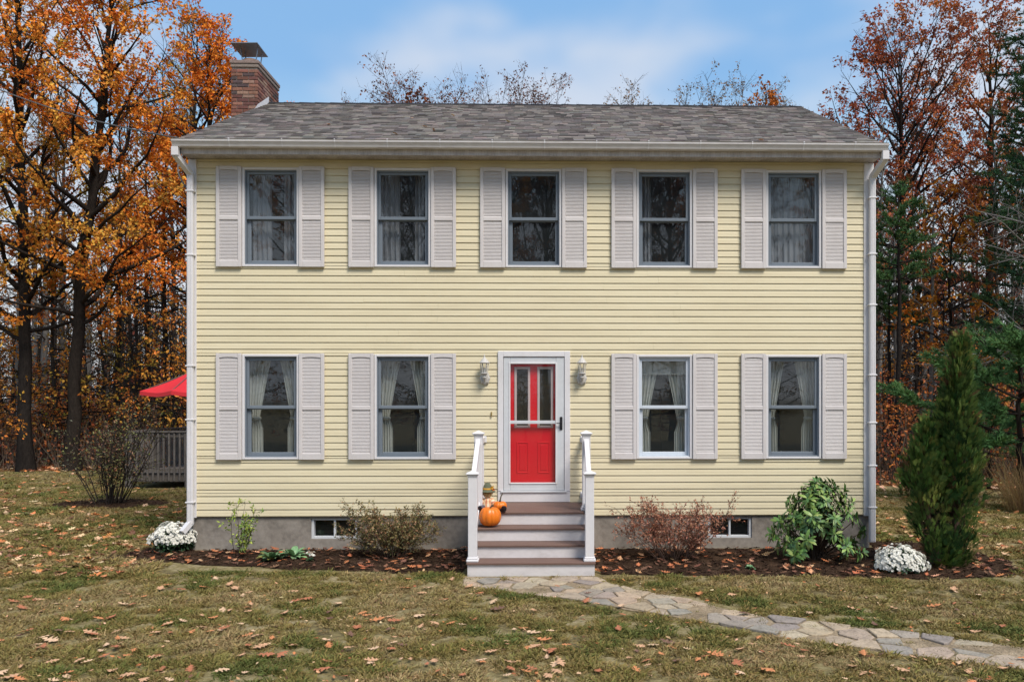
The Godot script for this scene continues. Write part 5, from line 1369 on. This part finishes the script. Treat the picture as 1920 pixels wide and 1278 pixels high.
# ------------------------------------------------------------------ lanterns, curtains, pumpkins, doll
func curtain_sheet(parent: Node3D, called: String, f_in: Callable, f_out: Callable, y0: float, y1: float, z: float, folds: float, amp: float, m: Material) -> void:
	var b := MB.new(); var NX := 30; var NY := 18
	var pt := func(i: int, j: int) -> Vector3:
		var s := float(i) / NX; var t := float(j) / NY
		var x: float = lerpf(f_out.call(t), f_in.call(t), s)
		return Vector3(x, lerpf(y1, y0, t), z + amp * sin(s * folds * TAU + 0.8 * sin(t * 3.0)) + amp * 0.4 * sin(s * folds * 2.3 * TAU + 1.0))
	for i in NX:
		for j in NY: b.quad(pt.call(i, j + 1), pt.call(i + 1, j + 1), pt.call(i + 1, j), pt.call(i, j))
	part(parent, called, b, m)
func small_things() -> void:
	var r := RNG(123)
	# lower windows: tied back curtains
	var wn := {0: "the lower window at the chimney end", 1: "the lower window left of the door", 3: "the lower window right of the door", 4: "the lower window at the right end"}
	for k in wn:
		var cx: float = CX[k]; var zc := -0.20
		for s in [-1.0, 1.0]:
			var c := thing("tieback_curtain", Vector3(cx + s * 0.25, 1.45, zc), "%s pale tied back curtain panel in %s" % ["left" if s < 0 else "right", wn[k]], "curtain", "tied back curtains in the lower windows")
			var gap: float = [0.045, 0.05, 0, 0.07, 0.05][k]; var tie := 0.62
			var fi := func(t: float) -> float:
				if t < tie: return cx + s * lerpf(gap, 0.235, pow(t / tie, 0.85))
				return cx + s * lerpf(0.235, 0.185, clampf((t - tie) / 0.1, 0, 1))
			var fo := func(t: float) -> float: return cx + s * (0.39 - 0.03 * exp(-pow((t - tie) / 0.08, 2.0)))
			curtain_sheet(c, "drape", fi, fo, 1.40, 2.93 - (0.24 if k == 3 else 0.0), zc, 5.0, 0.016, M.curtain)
			var b := MB.new(); var ty := lerpf(2.93, 1.40, tie)
			b.bbox(cx + s * 0.30 - 0.075, ty - 0.03, zc - 0.04, cx + s * 0.30 + 0.075, ty + 0.015, zc + 0.04, 0.012); part(c, "tie", b, M.curtain)
		if k == 3:
			var v := thing("valance", Vector3(cx, 2.68, -0.17), "short pale valance across the top of the lower window right of the door", "curtain")
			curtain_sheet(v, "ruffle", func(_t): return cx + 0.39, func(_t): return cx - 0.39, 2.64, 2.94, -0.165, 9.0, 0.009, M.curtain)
	# upper windows: straight sheers
	var up := [[0, -0.33, -0.06, "left sheer curtain in the upper window at the chimney end"], [0, 0.14, 0.38, "right sheer curtain in the upper window at the chimney end"],
		[1, -0.38, -0.08, "left sheer curtain in the upper window second from the chimney end"], [1, 0.16, 0.38, "right sheer curtain in the upper window second from the chimney end"],
		[3, -0.38, -0.18, "narrow sheer curtain in the upper window right of the one over the door"],
		[4, -0.39, 0.0, "left added sheer curtain, standing in for mirrored sky, across the upper window at the right end"], [4, 0.01, 0.39, "right added sheer curtain, standing in for mirrored sky, across the upper window at the right end"]]  # both panels added to stand in for bright sky mirrored in this window
	for u in up:
		var cx: float = CX[u[0]]; var a: float = u[1]; var d: float = u[2]
		var c := thing("sheer_curtain", Vector3(cx + (a + d) * 0.5, 4.3, -0.21), u[3], "curtain", "sheer curtains in the upper windows")
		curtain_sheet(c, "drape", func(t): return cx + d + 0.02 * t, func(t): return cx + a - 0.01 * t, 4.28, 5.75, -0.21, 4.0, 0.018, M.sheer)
	# wall lanterns
	for s in 2:
		var x := -0.937 if s == 0 else 0.523
		var l := thing("wall_lantern", Vector3(x, 2.58, 0.03), "white weathered coach lantern on the wall %s of the red door" % ("left" if s == 0 else "right"), "lantern", "wall lanterns beside the door")
		var b := MB.new()
		# oval back plate with scrolled rim
		for i in 24:
			var a0 := TAU * i / 24.0; var a1 := TAU * (i + 1) / 24.0
			var q := func(a: float, k: float, z: float) -> Vector3: return Vector3(x + cos(a) * 0.075 * k * (1 + 0.06 * cos(a * 8)), 2.58 + sin(a) * 0.10 * k * (1 + 0.06 * cos(a * 8)), z)
			b.quad(q.call(a0, 1.0, 0.022), q.call(a1, 1.0, 0.022), q.call(a1, 1.0, 0.04), q.call(a0, 1.0, 0.04))
			b.quad(q.call(a0, 1.0, 0.04), q.call(a1, 1.0, 0.04), q.call(a1, 0.72, 0.062), q.call(a0, 0.72, 0.062))
			b.tri(q.call(a0, 0.72, 0.062), q.call(a1, 0.72, 0.062), Vector3(x, 2.58, 0.068))
		part(l, "back_plate", b, M.lantern_white)
		b = MB.new()
		var arm := PackedVector3Array()
		for i in 9: arm.append(Vector3(x, 2.585 - 0.045 * sin(PI * i / 8.0), 0.06 + 0.075 * i / 8.0))
		b.tube(arm, taper(0.016, 0.013, 9), 8); b.lathe([Vector2(0, 0), Vector2(0.028, 0.01), Vector2(0.034, 0.03), Vector2(0.02, 0.045), Vector2(0.045, 0.075), Vector2(0.055, 0.085), Vector2(0, 0.085)], 14, Vector3(x, 2.565, 0.135))
		part(l, "arm", b, M.lantern_white)
		b = MB.new()
		for i in 6:
			var a0 := TAU * i / 6.0
			b.bar(Vector3(x + cos(a0) * 0.045, 2.645, 0.135 + sin(a0) * 0.045), Vector3(x + cos(a0) * 0.062, 2.80, 0.135 + sin(a0) * 0.062), 0.009, 0.009)
		b.lathe([Vector2(0.048, 0.0), Vector2(0.056, 0.0), Vector2(0.056, 0.012), Vector2(0.048, 0.012)], 12, Vector3(x, 2.645, 0.135))
		part(l, "cage", b, M.lantern_white)
		b = MB.new()
		for i in 6:
			var a0 := TAU * i / 6.0; var a1 := TAU * (i + 1) / 6.0
			b.quad(Vector3(x + cos(a0) * 0.044, 2.655, 0.135 + sin(a0) * 0.044), Vector3(x + cos(a1) * 0.044, 2.655, 0.135 + sin(a1) * 0.044), Vector3(x + cos(a1) * 0.06, 2.80, 0.135 + sin(a1) * 0.06), Vector3(x + cos(a0) * 0.06, 2.80, 0.135 + sin(a0) * 0.06))
		part(l, "glass", b, M.glass)
		b = MB.new(); b.lathe([Vector2(0.0, 0.0), Vector2(0.078, 0.0), Vector2(0.080, 0.012), Vector2(0.066, 0.022), Vector2(0.036, 0.066), Vector2(0.026, 0.07), Vector2(0.022, 0.085), Vector2(0.010, 0.092), Vector2(0.008, 0.105), Vector2(0.013, 0.113), Vector2(0.006, 0.122), Vector2(0.0, 0.145)], 14, Vector3(x, 2.80, 0.135)); part(l, "lantern_top", b, M.lantern_white)
		b = MB.new(); b.tube(PackedVector3Array([Vector3(x, 2.65, 0.135), Vector3(x, 2.735, 0.135)]), PackedFloat32Array([0.009, 0.007]), 8, Color.WHITE, true); part(l, "candle", b, M.trim)
	# pumpkins
	pumpkin(Vector3(-0.774, 0.534, 1.262), 0.150, 0.272, "large round orange pumpkin on the second step", 0.3, 0.03)
	pumpkin(Vector3(-0.655, 0.712, 1.0), 0.098, 0.135, "small squat orange pumpkin with a long stem on the landing", 1.2, 0.10)
	doll(Vector3(-0.835, 0.712, 0.90), r)

func pumpkin(at: Vector3, rad: float, h: float, label: String, yaw: float, stem: float) -> void:
	var t := thing("pumpkin", at, label, "pumpkin", "pumpkins on the steps")
	t.rotation.y = yaw
	var b := MB.new(); var prof := []
	for i in 19:
		var a := lerpf(-PI * 0.5, PI * 0.5, i / 18.0)
		var rr := rad * pow(cos(a), 0.72) if i > 0 and i < 18 else 0.012
		var y := h * 0.5 + sin(a) * h * 0.5
		if absf(sin(a)) > 0.86: y -= signf(sin(a)) * h * 0.09 * (absf(sin(a)) - 0.86) / 0.14
		prof.append(Vector2(rr, y))
	b.lathe(prof, 60, Vector3.ZERO, Color.WHITE, 11, 0.075)
	inst(t, "rind", b.mesh(), M.pumpkin, Vector3(0, 0.004, 0))
	b = MB.new()
	var p := PackedVector3Array([Vector3(0, h * 0.86, 0), Vector3(0.004, h * 0.92 + stem * 0.3, 0.002), Vector3(0.02 + stem * 0.15, h * 0.94 + stem * 0.75, 0.0), Vector3(0.03 + stem * 0.5, h * 0.95 + stem, 0.0)])
	b.tube(p, PackedFloat32Array([0.022, 0.011, 0.009, 0.010]), 6, Color.WHITE, true)
	inst(t, "stem", b.mesh(), M.stem, Vector3.ZERO)

func doll(at: Vector3, r: RandomNumberGenerator) -> void:
	var t := thing("scarecrow_doll", at, "seated scarecrow doll with straw hat, plaid shirt and black boots behind the pumpkins", "doll")
	t.scale = Vector3.ONE * 1.12
	var straw := L(0.50, 0.38, 0.18); var burlap := L(0.62, 0.47, 0.29)
	var b := MB.new()
	# plaid shirt: body and arms, squares of orange, cream and brown cloth
	var cols := [L(0.66, 0.34, 0.18), L(0.74, 0.64, 0.48), L(0.52, 0.20, 0.12), L(0.72, 0.52, 0.30)]
	var prof := [Vector2(0.0, 0.0), Vector2(0.068, 0.004), Vector2(0.074, 0.04), Vector2(0.066, 0.09), Vector2(0.056, 0.13), Vector2(0.034, 0.155), Vector2(0.02, 0.165)]
	for i in prof.size() - 1:
		for k in 16:
			var a0 := TAU * k / 16.0; var a1 := TAU * (k + 1) / 16.0; var P: Vector2 = prof[i]; var Q: Vector2 = prof[i + 1]
			b.quad(Vector3(cos(a0) * P.x, P.y, sin(a0) * P.x), Vector3(cos(a0) * Q.x, Q.y, sin(a0) * Q.x), Vector3(cos(a1) * Q.x, Q.y, sin(a1) * Q.x), Vector3(cos(a1) * P.x, P.y, sin(a1) * P.x), cols[((i % 2) * 2 + k % 2) % 4])
	for s in [-1.0, 1.0]:
		for k in 5:
			var p0 := Vector3(s * 0.05, 0.135, 0.0).lerp(Vector3(s * 0.105, 0.045, 0.075), k / 5.0); var p1 := Vector3(s * 0.05, 0.135, 0.0).lerp(Vector3(s * 0.105, 0.045, 0.075), (k + 1) / 5.0)
			b.tube(PackedVector3Array([p0, p1]), PackedFloat32Array([0.027, 0.026]), 9, cols[k % 4])
	inst(t, "shirt", b.mesh(), M.cloth, Vector3.ZERO)
	b = MB.new()
	b.lathe([Vector2(0, 0.155), Vector2(0.03, 0.158), Vector2(0.052, 0.18), Vector2(0.056, 0.21), Vector2(0.048, 0.24), Vector2(0.03, 0.258), Vector2(0, 0.262)], 16, Vector3.ZERO, burlap)
	for s in [-1.0, 1.0]:
		b.lathe([Vector2(0, -0.008), Vector2(0.008, 0), Vector2(0, 0.008)], 8, Vector3(s * 0.02, 0.218, 0.051), L(0.02, 0.015, 0.012))
		b.lathe([Vector2(0, -0.02), Vector2(0.018, -0.006), Vector2(0.02, 0.006), Vector2(0, 0.02)], 8, Vector3(s * 0.11, 0.035, 0.085), burlap)
	b.tri(Vector3(-0.008, 0.192, 0.054), Vector3(0.008, 0.192, 0.054), Vector3(0, 0.206, 0.066), L(0.62, 0.18, 0.05))
	for k in 6: b.bar(Vector3(-0.024 + k * 0.008, 0.181 - 0.004 * sin(PI * k / 6.0), 0.053), Vector3(-0.016 + k * 0.008, 0.181 - 0.004 * sin(PI * (k + 1) / 6.0), 0.053), 0.003, 0.003, L(0.05, 0.02, 0.015))
	inst(t, "head", b.mesh(), M.cloth, Vector3.ZERO)
	b = MB.new()
	for i in 70:
		var a := r.randf() * TAU
		b.tube(PackedVector3Array([Vector3(cos(a) * 0.05, 0.245, sin(a) * 0.05), Vector3(cos(a) * 0.068, r.randf_range(0.17, 0.22), sin(a) * 0.068)]), PackedFloat32Array([0.003, 0.0015]), 3, vary(r, L(0.62, 0.46, 0.16), 0.2))
	inst(t, "hair", b.mesh(), M.cloth, Vector3.ZERO)
	b = MB.new()
	b.lathe([Vector2(0.0, 0.242), Vector2(0.10, 0.228), Vector2(0.102, 0.234), Vector2(0.058, 0.256), Vector2(0.052, 0.30), Vector2(0.03, 0.335), Vector2(0.0, 0.345)], 18, Vector3.ZERO, L(0.10, 0.11, 0.07))
	b.lathe([Vector2(0.0585, 0.256), Vector2(0.061, 0.258), Vector2(0.058, 0.278), Vector2(0.0555, 0.278)], 18, Vector3.ZERO, L(0.55, 0.30, 0.05))
	b.leaf(Vector3(0.04, 0.268, 0.045), Vector3(0.7, 0.6, 0.2).normalized(), Vector3.BACK, 0.06, 0.045, L(0.60, 0.33, 0.04)); b.leaf(Vector3(0.05, 0.268, 0.035), Vector3(0.9, -0.2, 0.2).normalized(), Vector3.BACK, 0.055, 0.04, L(0.45, 0.12, 0.03))
	inst(t, "hat", b.mesh(), M.cloth, Vector3.ZERO)
	for s in [-1.0, 1.0]:
		b = MB.new(); var kx: float = s * 0.04; var fx: float = -0.085 if s < 0 else 0.215
		b.tube(PackedVector3Array([Vector3(kx, 0.035, 0.02), Vector3(lerpf(kx, fx, 0.55), 0.045, 0.11), Vector3(fx, 0.034, 0.17)]), PackedFloat32Array([0.034, 0.03, 0.026]), 9, L(0.09, 0.075, 0.10)); inst(t, "trouser_leg", b.mesh(), M.cloth, Vector3.ZERO)
		b = MB.new(); b.tube(PackedVector3Array([Vector3(fx, 0.036, 0.165), Vector3(fx, 0.036, 0.205), Vector3(fx, 0.052, 0.212), Vector3(fx, 0.075, 0.215)]), PackedFloat32Array([0.030, 0.034, 0.034, 0.022]), 10, L(0.012, 0.011, 0.012), true); inst(t, "boot", b.mesh(), M.paint, Vector3.ZERO)

# ------------------------------------------------------------------ grass and fallen leaves
var edge_noise := noise(303, 1.9, 3)
func in_lawn(p: Vector2) -> bool:
	# the lawn creeps unevenly over the edges of beds and path
	var e := edge_noise.get_noise_2d(p.x, p.y) * 0.3
	var q := p + Vector2(e, e * 0.8 - 0.03)
	if Geometry2D.is_point_in_polygon(q, path_poly) or Geometry2D.is_point_in_polygon(q, bed_left) or Geometry2D.is_point_in_polygon(q, bed_right) or Geometry2D.is_point_in_polygon(q, ring): return false
	if p.x > -5.45 and p.x < 5.05 and p.y < 0.05 and p.y > -7.5: return false
	if p.x > -10.8 and p.x < -6.1 and p.y < -8.6 and p.y > -12.7: return false
	if p.x > -1.1 and p.x < 0.7 and p.y < 2.02 and p.y > 0: return false
	return true
func oak_leaf(r: RandomNumberGenerator) -> ArrayMesh:
	# lobed, curled leaf, about 1 long, with a little stalk
	var half := [[0.0, 0.012], [0.12, 0.015], [0.18, 0.10], [0.26, 0.17], [0.29, 0.08], [0.36, 0.10], [0.47, 0.30], [0.53, 0.24], [0.53, 0.11], [0.60, 0.12], [0.72, 0.30], [0.78, 0.22], [0.77, 0.11], [0.84, 0.10], [0.93, 0.15], [0.95, 0.07], [1.05, 0.0]]
	var cu := r.randf_range(0.15, 0.75); var fold := r.randf_range(-0.15, 0.55); var tw := r.randf_range(-0.5, 0.5)
	var b := MB.new()
	var f := func(x: float, w: float) -> Vector3:
		var y := cu * (x - 0.5) * (x - 0.5) * 0.55 + fold * absf(w) * 0.7 + tw * (x - 0.5) * w + 0.02 * sin(x * 19.0 + w * 9.0)
		return Vector3(x - 0.5, y, w)
	for i in half.size() - 1:
		var a = half[i]; var d = half[i + 1]
		for s in [-1.0, 1.0]:
			var j: float = s * r.randf_range(0.85, 1.1)
			var A: Vector3 = f.call(a[0], 0.0); var B: Vector3 = f.call(d[0], 0.0); var D: Vector3 = f.call(d[0], d[1] * j); var E2: Vector3 = f.call(a[0], a[1] * s)
			if i > 0: E2 = f.call(a[0], a[1] * s)
			D = f.call(d[0], d[1] * s)
			if s > 0: b.quad(A, E2, D, B)
			else: b.quad(A, B, D, E2)
	b.tube(PackedVector3Array([f.call(0.0, 0.0), f.call(-0.14, 0.02)]), PackedFloat32Array([0.011, 0.009]), 3)
	# rest on the ground
	var lo := 1e9
	for p in b.v: lo = minf(lo, p.y)
	for i in b.v.size(): b.v[i].y -= lo
	return b.mesh()

func grass_and_leaves() -> void:
	var r := RNG(211)
	var patch := noise(301, 0.55, 3); var fine := noise(302, 2.2, 3)
	# tufts
	var tufts := []
	for k in 4:
		var b := MB.new()
		for i in 15:
			var az := r.randf() * TAU; var o := r.randf() * 0.045
			var d := (Vector3.UP * r.randf_range(0.25, 1.0) + Vector3(cos(az), 0, sin(az)) * r.randf_range(0.3, 1.0)).normalized()
			var l := r.randf_range(0.022, 0.052); var p := Vector3(cos(az) * o, -0.004, sin(az) * o); var side := d.cross(rdir(r)).normalized()
			var k2 := r.randf_range(0.7, 1.3); var col := Color(k2, k2, k2)
			var m := p + d * l * 0.55; var tip := m + (d - Vector3(0, 0.6, 0)).normalized() * l * 0.5
			var w := r.randf_range(0.0022, 0.0042)
			b.tri(p - side * w, p + side * w, m + side * w * 0.8, col); b.tri(p - side * w, m + side * w * 0.8, m - side * w * 0.8, col); b.tri(m - side * w * 0.8, m + side * w * 0.8, tip, col)
		tufts.append(b.mesh())
	var gs := thing("lawn_grass", Vector3.ZERO, "short dry olive and straw coloured grass of the lawn", "grass"); gs.set_meta("kind", "stuff")
	var buf := [[], [], [], []]
	var add := func(p: Vector2, sc: float, dens_cut: float) -> void:
		if not in_lawn(p): return
		var v := patch.get_noise_2d(p.x, p.y); var f := fine.get_noise_2d(p.x, p.y)
		if f * 0.9 - v * 0.2 + r.randf_range(-0.12, 0.12) < dens_cut: return
		sc *= 1.0 + clampf(f, -0.5, 0.6) * 0.7
		var col := L(0.27, 0.21, 0.075)
		var q := v * 1.1 + f * 0.55 + r.randf_range(-0.28, 0.28)
		if q > 0.55: col = L(0.13, 0.15, 0.045)
		elif q > 0.27: col = L(0.215, 0.19, 0.06)
		elif q < -0.22: col = L(0.37, 0.28, 0.135)
		elif q < -0.05: col = L(0.31, 0.24, 0.10)
		col = vary(r, col, 0.24) * 0.88
		buf[r.randi() % 4].append([Transform3D(Basis(Vector3.UP, r.randf() * TAU).scaled(Vector3(sc, sc * r.randf_range(0.6, 1.1), sc)), Vector3(p.x, 0.0, p.y)), col])
	for i in 56000:
		var z := r.randf_range(1.6, 6.9); var hw := (12.5 - z) * 0.72 + 0.6
		add.call(Vector2(r.randf_range(-hw, hw), z), r.randf_range(0.8, 1.6), -0.16)
	for i in 900:
		var t := r.randf() * 8.5; var i0 := int(t)
		var p: Vector2 = (PATH_UP[i0] as Vector2).lerp(PATH_UP[i0 + 1], t - i0).lerp((PATH_LO[i0] as Vector2).lerp(PATH_LO[i0 + 1], t - i0), r.randf())
		if p.y > 2.15 and fine.get_noise_2d(p.x * 1.7, p.y * 1.7) > 0.08: buf[r.randi() % 4].append([Transform3D(Basis(Vector3.UP, r.randf() * TAU).scaled(Vector3.ONE * r.randf_range(0.5, 1.0)), Vector3(p.x, 0.0, p.y)), vary(r, L(0.22, 0.19, 0.07), 0.25)])
	for i in 22000:
		var z := -14.0 + 16.0 * pow(r.randf(), 0.7)
		var dd := 12.5 - z
		add.call(Vector2(r.randf_range(-dd * 0.74, -5.2), z), r.randf_range(1.3, 2.3), -0.3)
	for i in 9000:
		var z := -8.0 + 10.0 * pow(r.randf(), 0.8)
		var dd := 12.5 - z
		add.call(Vector2(r.randf_range(5.0, dd * 0.64), z), r.randf_range(1.2, 2.0), -0.3)
	for k in 4:
		var mm := MultiMesh.new(); mm.transform_format = MultiMesh.TRANSFORM_3D; mm.use_colors = true; mm.mesh = tufts[k]; mm.instance_count = buf[k].size()
		for i in buf[k].size(): mm.set_instance_transform(i, buf[k][i][0]); mm.set_instance_color(i, buf[k][i][1])
		var mi := MultiMeshInstance3D.new(); mi.name = "tufts"; mi.multimesh = mm; mi.material_override = M.grass; gs.add_child(mi, true); mi.set_meta("kind", "stuff")
	# fallen oak leaves
	var lms := []
	for k in 8: lms.append(oak_leaf(r))
	var kinds := [["tan", L(0.56, 0.32, 0.18)], ["orange brown", L(0.56, 0.22, 0.085)], ["pale buff", L(0.64, 0.43, 0.27)], ["russet", L(0.42, 0.15, 0.07)], ["dark brown", L(0.17, 0.085, 0.055)]]
	var mats := []
	var lt := tex(128, [[311, 0.03, 0.6], [312, 0.15, 0.5]], [[0.0, L(0.5, 0.45, 0.4)], [0.5, L(0.85, 0.85, 0.85)], [1.0, L(1, 1, 1)]])
	for k in kinds:
		var m := mat("fallen_" + str(k[0]), k[1] * 1.1, 0.7, lt, Vector3(2, 2, 2), false); m.cull_mode = BaseMaterial3D.CULL_DISABLED
		m.backlight_enabled = true; m.backlight = Color(0.2, 0.2, 0.2)
		mats.append(m)
	var known := [[-6.18, 1.81], [-5.58, 1.98], [-5.93, 2.64], [-5.60, 3.56], [-5.35, 3.36], [-4.62, 4.74], [-5.01, 4.44], [-4.91, 4.00], [-4.56, 4.00], [-4.47, 3.96], [-4.60, 3.42], [-4.35, 4.52], [-3.75, 4.53], [-3.76, 4.22], [-3.68, 4.08], [-4.70, 4.65], [-4.68, 4.48], [-3.96, 5.08], [-3.88, 5.00], [-4.20, 5.41], [-3.98, 5.40], [-3.39, 5.27], [-3.19, 5.60], [-4.56, 2.66], [-4.32, 2.72], [-3.83, 2.46], [-4.14, 2.10], [-3.68, 2.68], [-3.47, 3.00], [-3.43, 3.69], [-3.35, 3.71], [-3.22, 3.54], [-2.73, 3.83], [-2.78, 3.26], [-2.68, 3.22], [-2.28, 3.80], [-2.22, 4.05], [-1.92, 3.85], [-2.28, 3.42], [-1.73, 4.10], [-1.53, 4.16], [-1.32, 3.97], [-1.16, 3.93], [-0.96, 4.23], [-1.86, 4.39], [-1.86, 4.62], [-2.04, 4.79], [-1.98, 4.96], [-2.73, 4.69], [-2.58, 4.99], [-2.45, 5.26], [-2.31, 5.22], [-2.30, 4.95], [-2.66, 5.25], [-1.88, 5.42], [-1.49, 5.49], [-1.85, 5.65], [-0.96, 5.43], [-0.57, 5.47], [-0.32, 5.45], [-1.43, 2.97], [-1.68, 2.67], [-1.40, 2.70], [-2.02, 2.20], [-1.18, 2.22], [-0.93, 2.60], [-0.79, 3.01], [-0.59, 3.36], [-0.51, 3.70], [-0.17, 5.07], [-0.10, 5.04], [0.04, 5.23], [0.11, 5.53], [-0.18, 5.72], [0.08, 5.73], [0.19, 5.00], [-0.13, 4.57], [-0.03, 4.83], [0.96, 5.02], [1.12, 4.94], [1.26, 5.14], [1.46, 5.32], [1.72, 5.19], [1.61, 5.58], [1.79, 5.76], [0.74, 5.70], [0.80, 3.57], [0.44, 3.33], [2.05, 3.93], [2.19, 5.07], [2.29, 5.20], [1.74, 3.06], [1.53, 2.84], [2.12, 3.12], [3.27, 3.73], [3.73, 3.74], [4.18, 3.64], [4.77, 2.91], [4.44, 3.98], [4.47, 4.48], [4.11, 4.65], [3.25, 4.36], [2.77, 5.32], [2.56, 5.64], [2.92, 5.75], [3.48, 5.59], [3.77, 5.76], [4.10, 5.46], [-3.92, 5.71], [-4.31, 5.77], [-3.38, 5.76]]
	var spots := []
	for s in known: spots.append([Vector2(s[0], s[1]), r.randf_range(0.11, 0.185)])
	var tries := 0
	while spots.size() < 290 and tries < 4000:
		tries += 1
		var z := 1.9 + 4.2 * sqrt(r.randf()); var hw := (12.5 - z) * 0.66 + 0.3
		var p := Vector2(r.randf_range(-hw, hw), z)
		if p.x > 1.2 and r.randf() < 0.35: continue
		if in_lawn(p) or (Geometry2D.is_point_in_polygon(p, path_poly) and p.y > 2.1 and r.randf() < 0.35): spots.append([p, r.randf_range(0.07, 0.145)])
	for s in spots:
		var k: int = [0, 0, 0, 1, 1, 2, 2, 3, 3, 4][r.randi() % 10]
		var o := MeshInstance3D.new(); o.name = numbered("oak_leaf"); o.mesh = lms[r.randi() % 8]; o.material_override = mats[k]; add_child(o)
		o.position = Vector3(s[0].x, r.randf_range(0.022, 0.035), s[0].y); o.scale = Vector3.ONE * s[1]
		o.rotation = Vector3(r.randf_range(-0.2, 0.2) + (PI if r.randf() < 0.3 else 0.0), r.randf() * TAU, r.randf_range(-0.2, 0.2))
		if absf(o.rotation.x) > 1.5: o.position.y += s[1] * 0.15
		tag(o, "fallen %s oak leaf lying curled on the front lawn" % kinds[k][0], "leaf", "fallen oak leaves on the front lawn")
	# the many small ones further off, in the beds, and a few on the roof
	var lit := thing("leaf_litter", Vector3.ZERO, "scattered small brown fallen leaves over the lawn and beds", "leaves"); lit.set_meta("kind", "stuff")
	var lb := []
	for k in 4: lb.append([])
	var drop := func(p: Vector3, sc: float, tone: int) -> void:
		lb[r.randi() % 4].append([Transform3D(Basis.from_euler(Vector3(r.randf_range(-0.35, 0.35), r.randf() * TAU, r.randf_range(-0.35, 0.35))).scaled(Vector3.ONE * sc), p), vary(r, kinds[tone][1], 0.25)])
	for i in 950:
		var z := -13.6 + 15.5 * pow(r.randf(), 0.6); var dd := 12.5 - z
		var p := Vector2(r.randf_range(-dd * 0.72, -5.4), z)
		if in_lawn(p): drop.call(Vector3(p.x, 0.03, p.y), r.randf_range(0.12, 0.20), r.randi() % 5)
	for i in 380:
		var z := -7.0 + 9.0 * r.randf(); var dd := 12.5 - z
		var p := Vector2(r.randf_range(5.2, dd * 0.63), z)
		if in_lawn(p): drop.call(Vector3(p.x, 0.03, p.y), r.randf_range(0.10, 0.17), r.randi() % 5)
	for i in 2100:
		var p := Vector2(r.randf_range(-6.3, 6.3), r.randf_range(0.05, 2.25))
		if Geometry2D.is_point_in_polygon(p, bed_left) or Geometry2D.is_point_in_polygon(p, bed_right): 
			if (p.x > 1.0 and r.randf() < 0.5) or (p.x < -1.7 and r.randf() < 0.45): continue
			drop.call(Vector3(p.x, r.randf_range(0.015, 0.05), p.y), r.randf_range(0.07, 0.14), [3, 4, 4, 0, 4, 3, 4][r.randi() % 7])
	for i in 700:
		var z := 1.7 + 4.6 * r.randf(); var hw := (12.5 - z) * 0.7
		var p := Vector2(r.randf_range(-hw, hw), z)
		if in_lawn(p): drop.call(Vector3(p.x, 0.025, p.y), r.randf_range(0.025, 0.06), r.randi() % 5)
	for i in 1400:
		var lft := i % 2 == 0
		var z := r.randf_range(-13.4, -20.0) if lft else r.randf_range(-7.5, -16); var dd := 12.5 - z
		drop.call(Vector3(dd * (r.randf_range(-0.74, -0.36) if lft else r.randf_range(0.36, 0.66)), 0.04, z), r.randf_range(0.15, 0.3), r.randi() % 4)
	for q in [[-3.55, 0.35], [-2.3, 0.12], [-1.65, 0.62], [-1.95, 0.30], [-1.78, 0.22], [-0.65, 0.45], [0.75, 0.25], [3.2, 0.04], [-2.35, 0.55], [1.9, 0.4]]:
		var s: float = q[1] * 4.3
		drop.call(Vector3(q[0], 6.04 + s * 0.441 + 0.025, 0.35 - s * 0.8975), 0.11, 2)
	for k in 4:
		var mm := MultiMesh.new(); mm.transform_format = MultiMesh.TRANSFORM_3D; mm.use_colors = true; mm.mesh = lms[k]; mm.instance_count = lb[k].size()
		for i in lb[k].size(): mm.set_instance_transform(i, lb[k][i][0]); mm.set_instance_color(i, lb[k][i][1])
		var mi := MultiMeshInstance3D.new(); mi.name = "leaves"; mi.multimesh = mm; mi.material_override = M.litter; lit.add_child(mi, true); mi.set_meta("kind", "stuff")
	# bark chips in the beds
	var cb := MB.new()
	for i in 5200:
		var p := Vector2(r.randf_range(-6.4, 6.5), r.randf_range(-0.5, 2.3))
		if i % 9 == 0: p = Vector2(-9.45 + r.randf_range(-1.3, 1.3), -5.6 + r.randf_range(-0.9, 0.9))
		if not (Geometry2D.is_point_in_polygon(p, bed_left) or Geometry2D.is_point_in_polygon(p, bed_right) or Geometry2D.is_point_in_polygon(p, ring)): continue
		var a := r.randf() * PI; var l := r.randf_range(0.015, 0.045); var d := Vector3(cos(a) * l, r.randf_range(-0.012, 0.012), sin(a) * l)
		var c := Vector3(p.x, r.randf_range(0.012, 0.030), p.y); var k := r.randf()
		cb.bar(c - d, c + d, r.randf_range(0.008, 0.02), r.randf_range(0.004, 0.010), L(0.028, 0.017, 0.012).lerp(L(0.10, 0.062, 0.042), k * k))
	var mc := thing("mulch_chips", Vector3.ZERO, "dark brown bark mulch in the planting beds", "mulch"); mc.set_meta("kind", "stuff")
	part(mc, "chips", cb, M.litter)
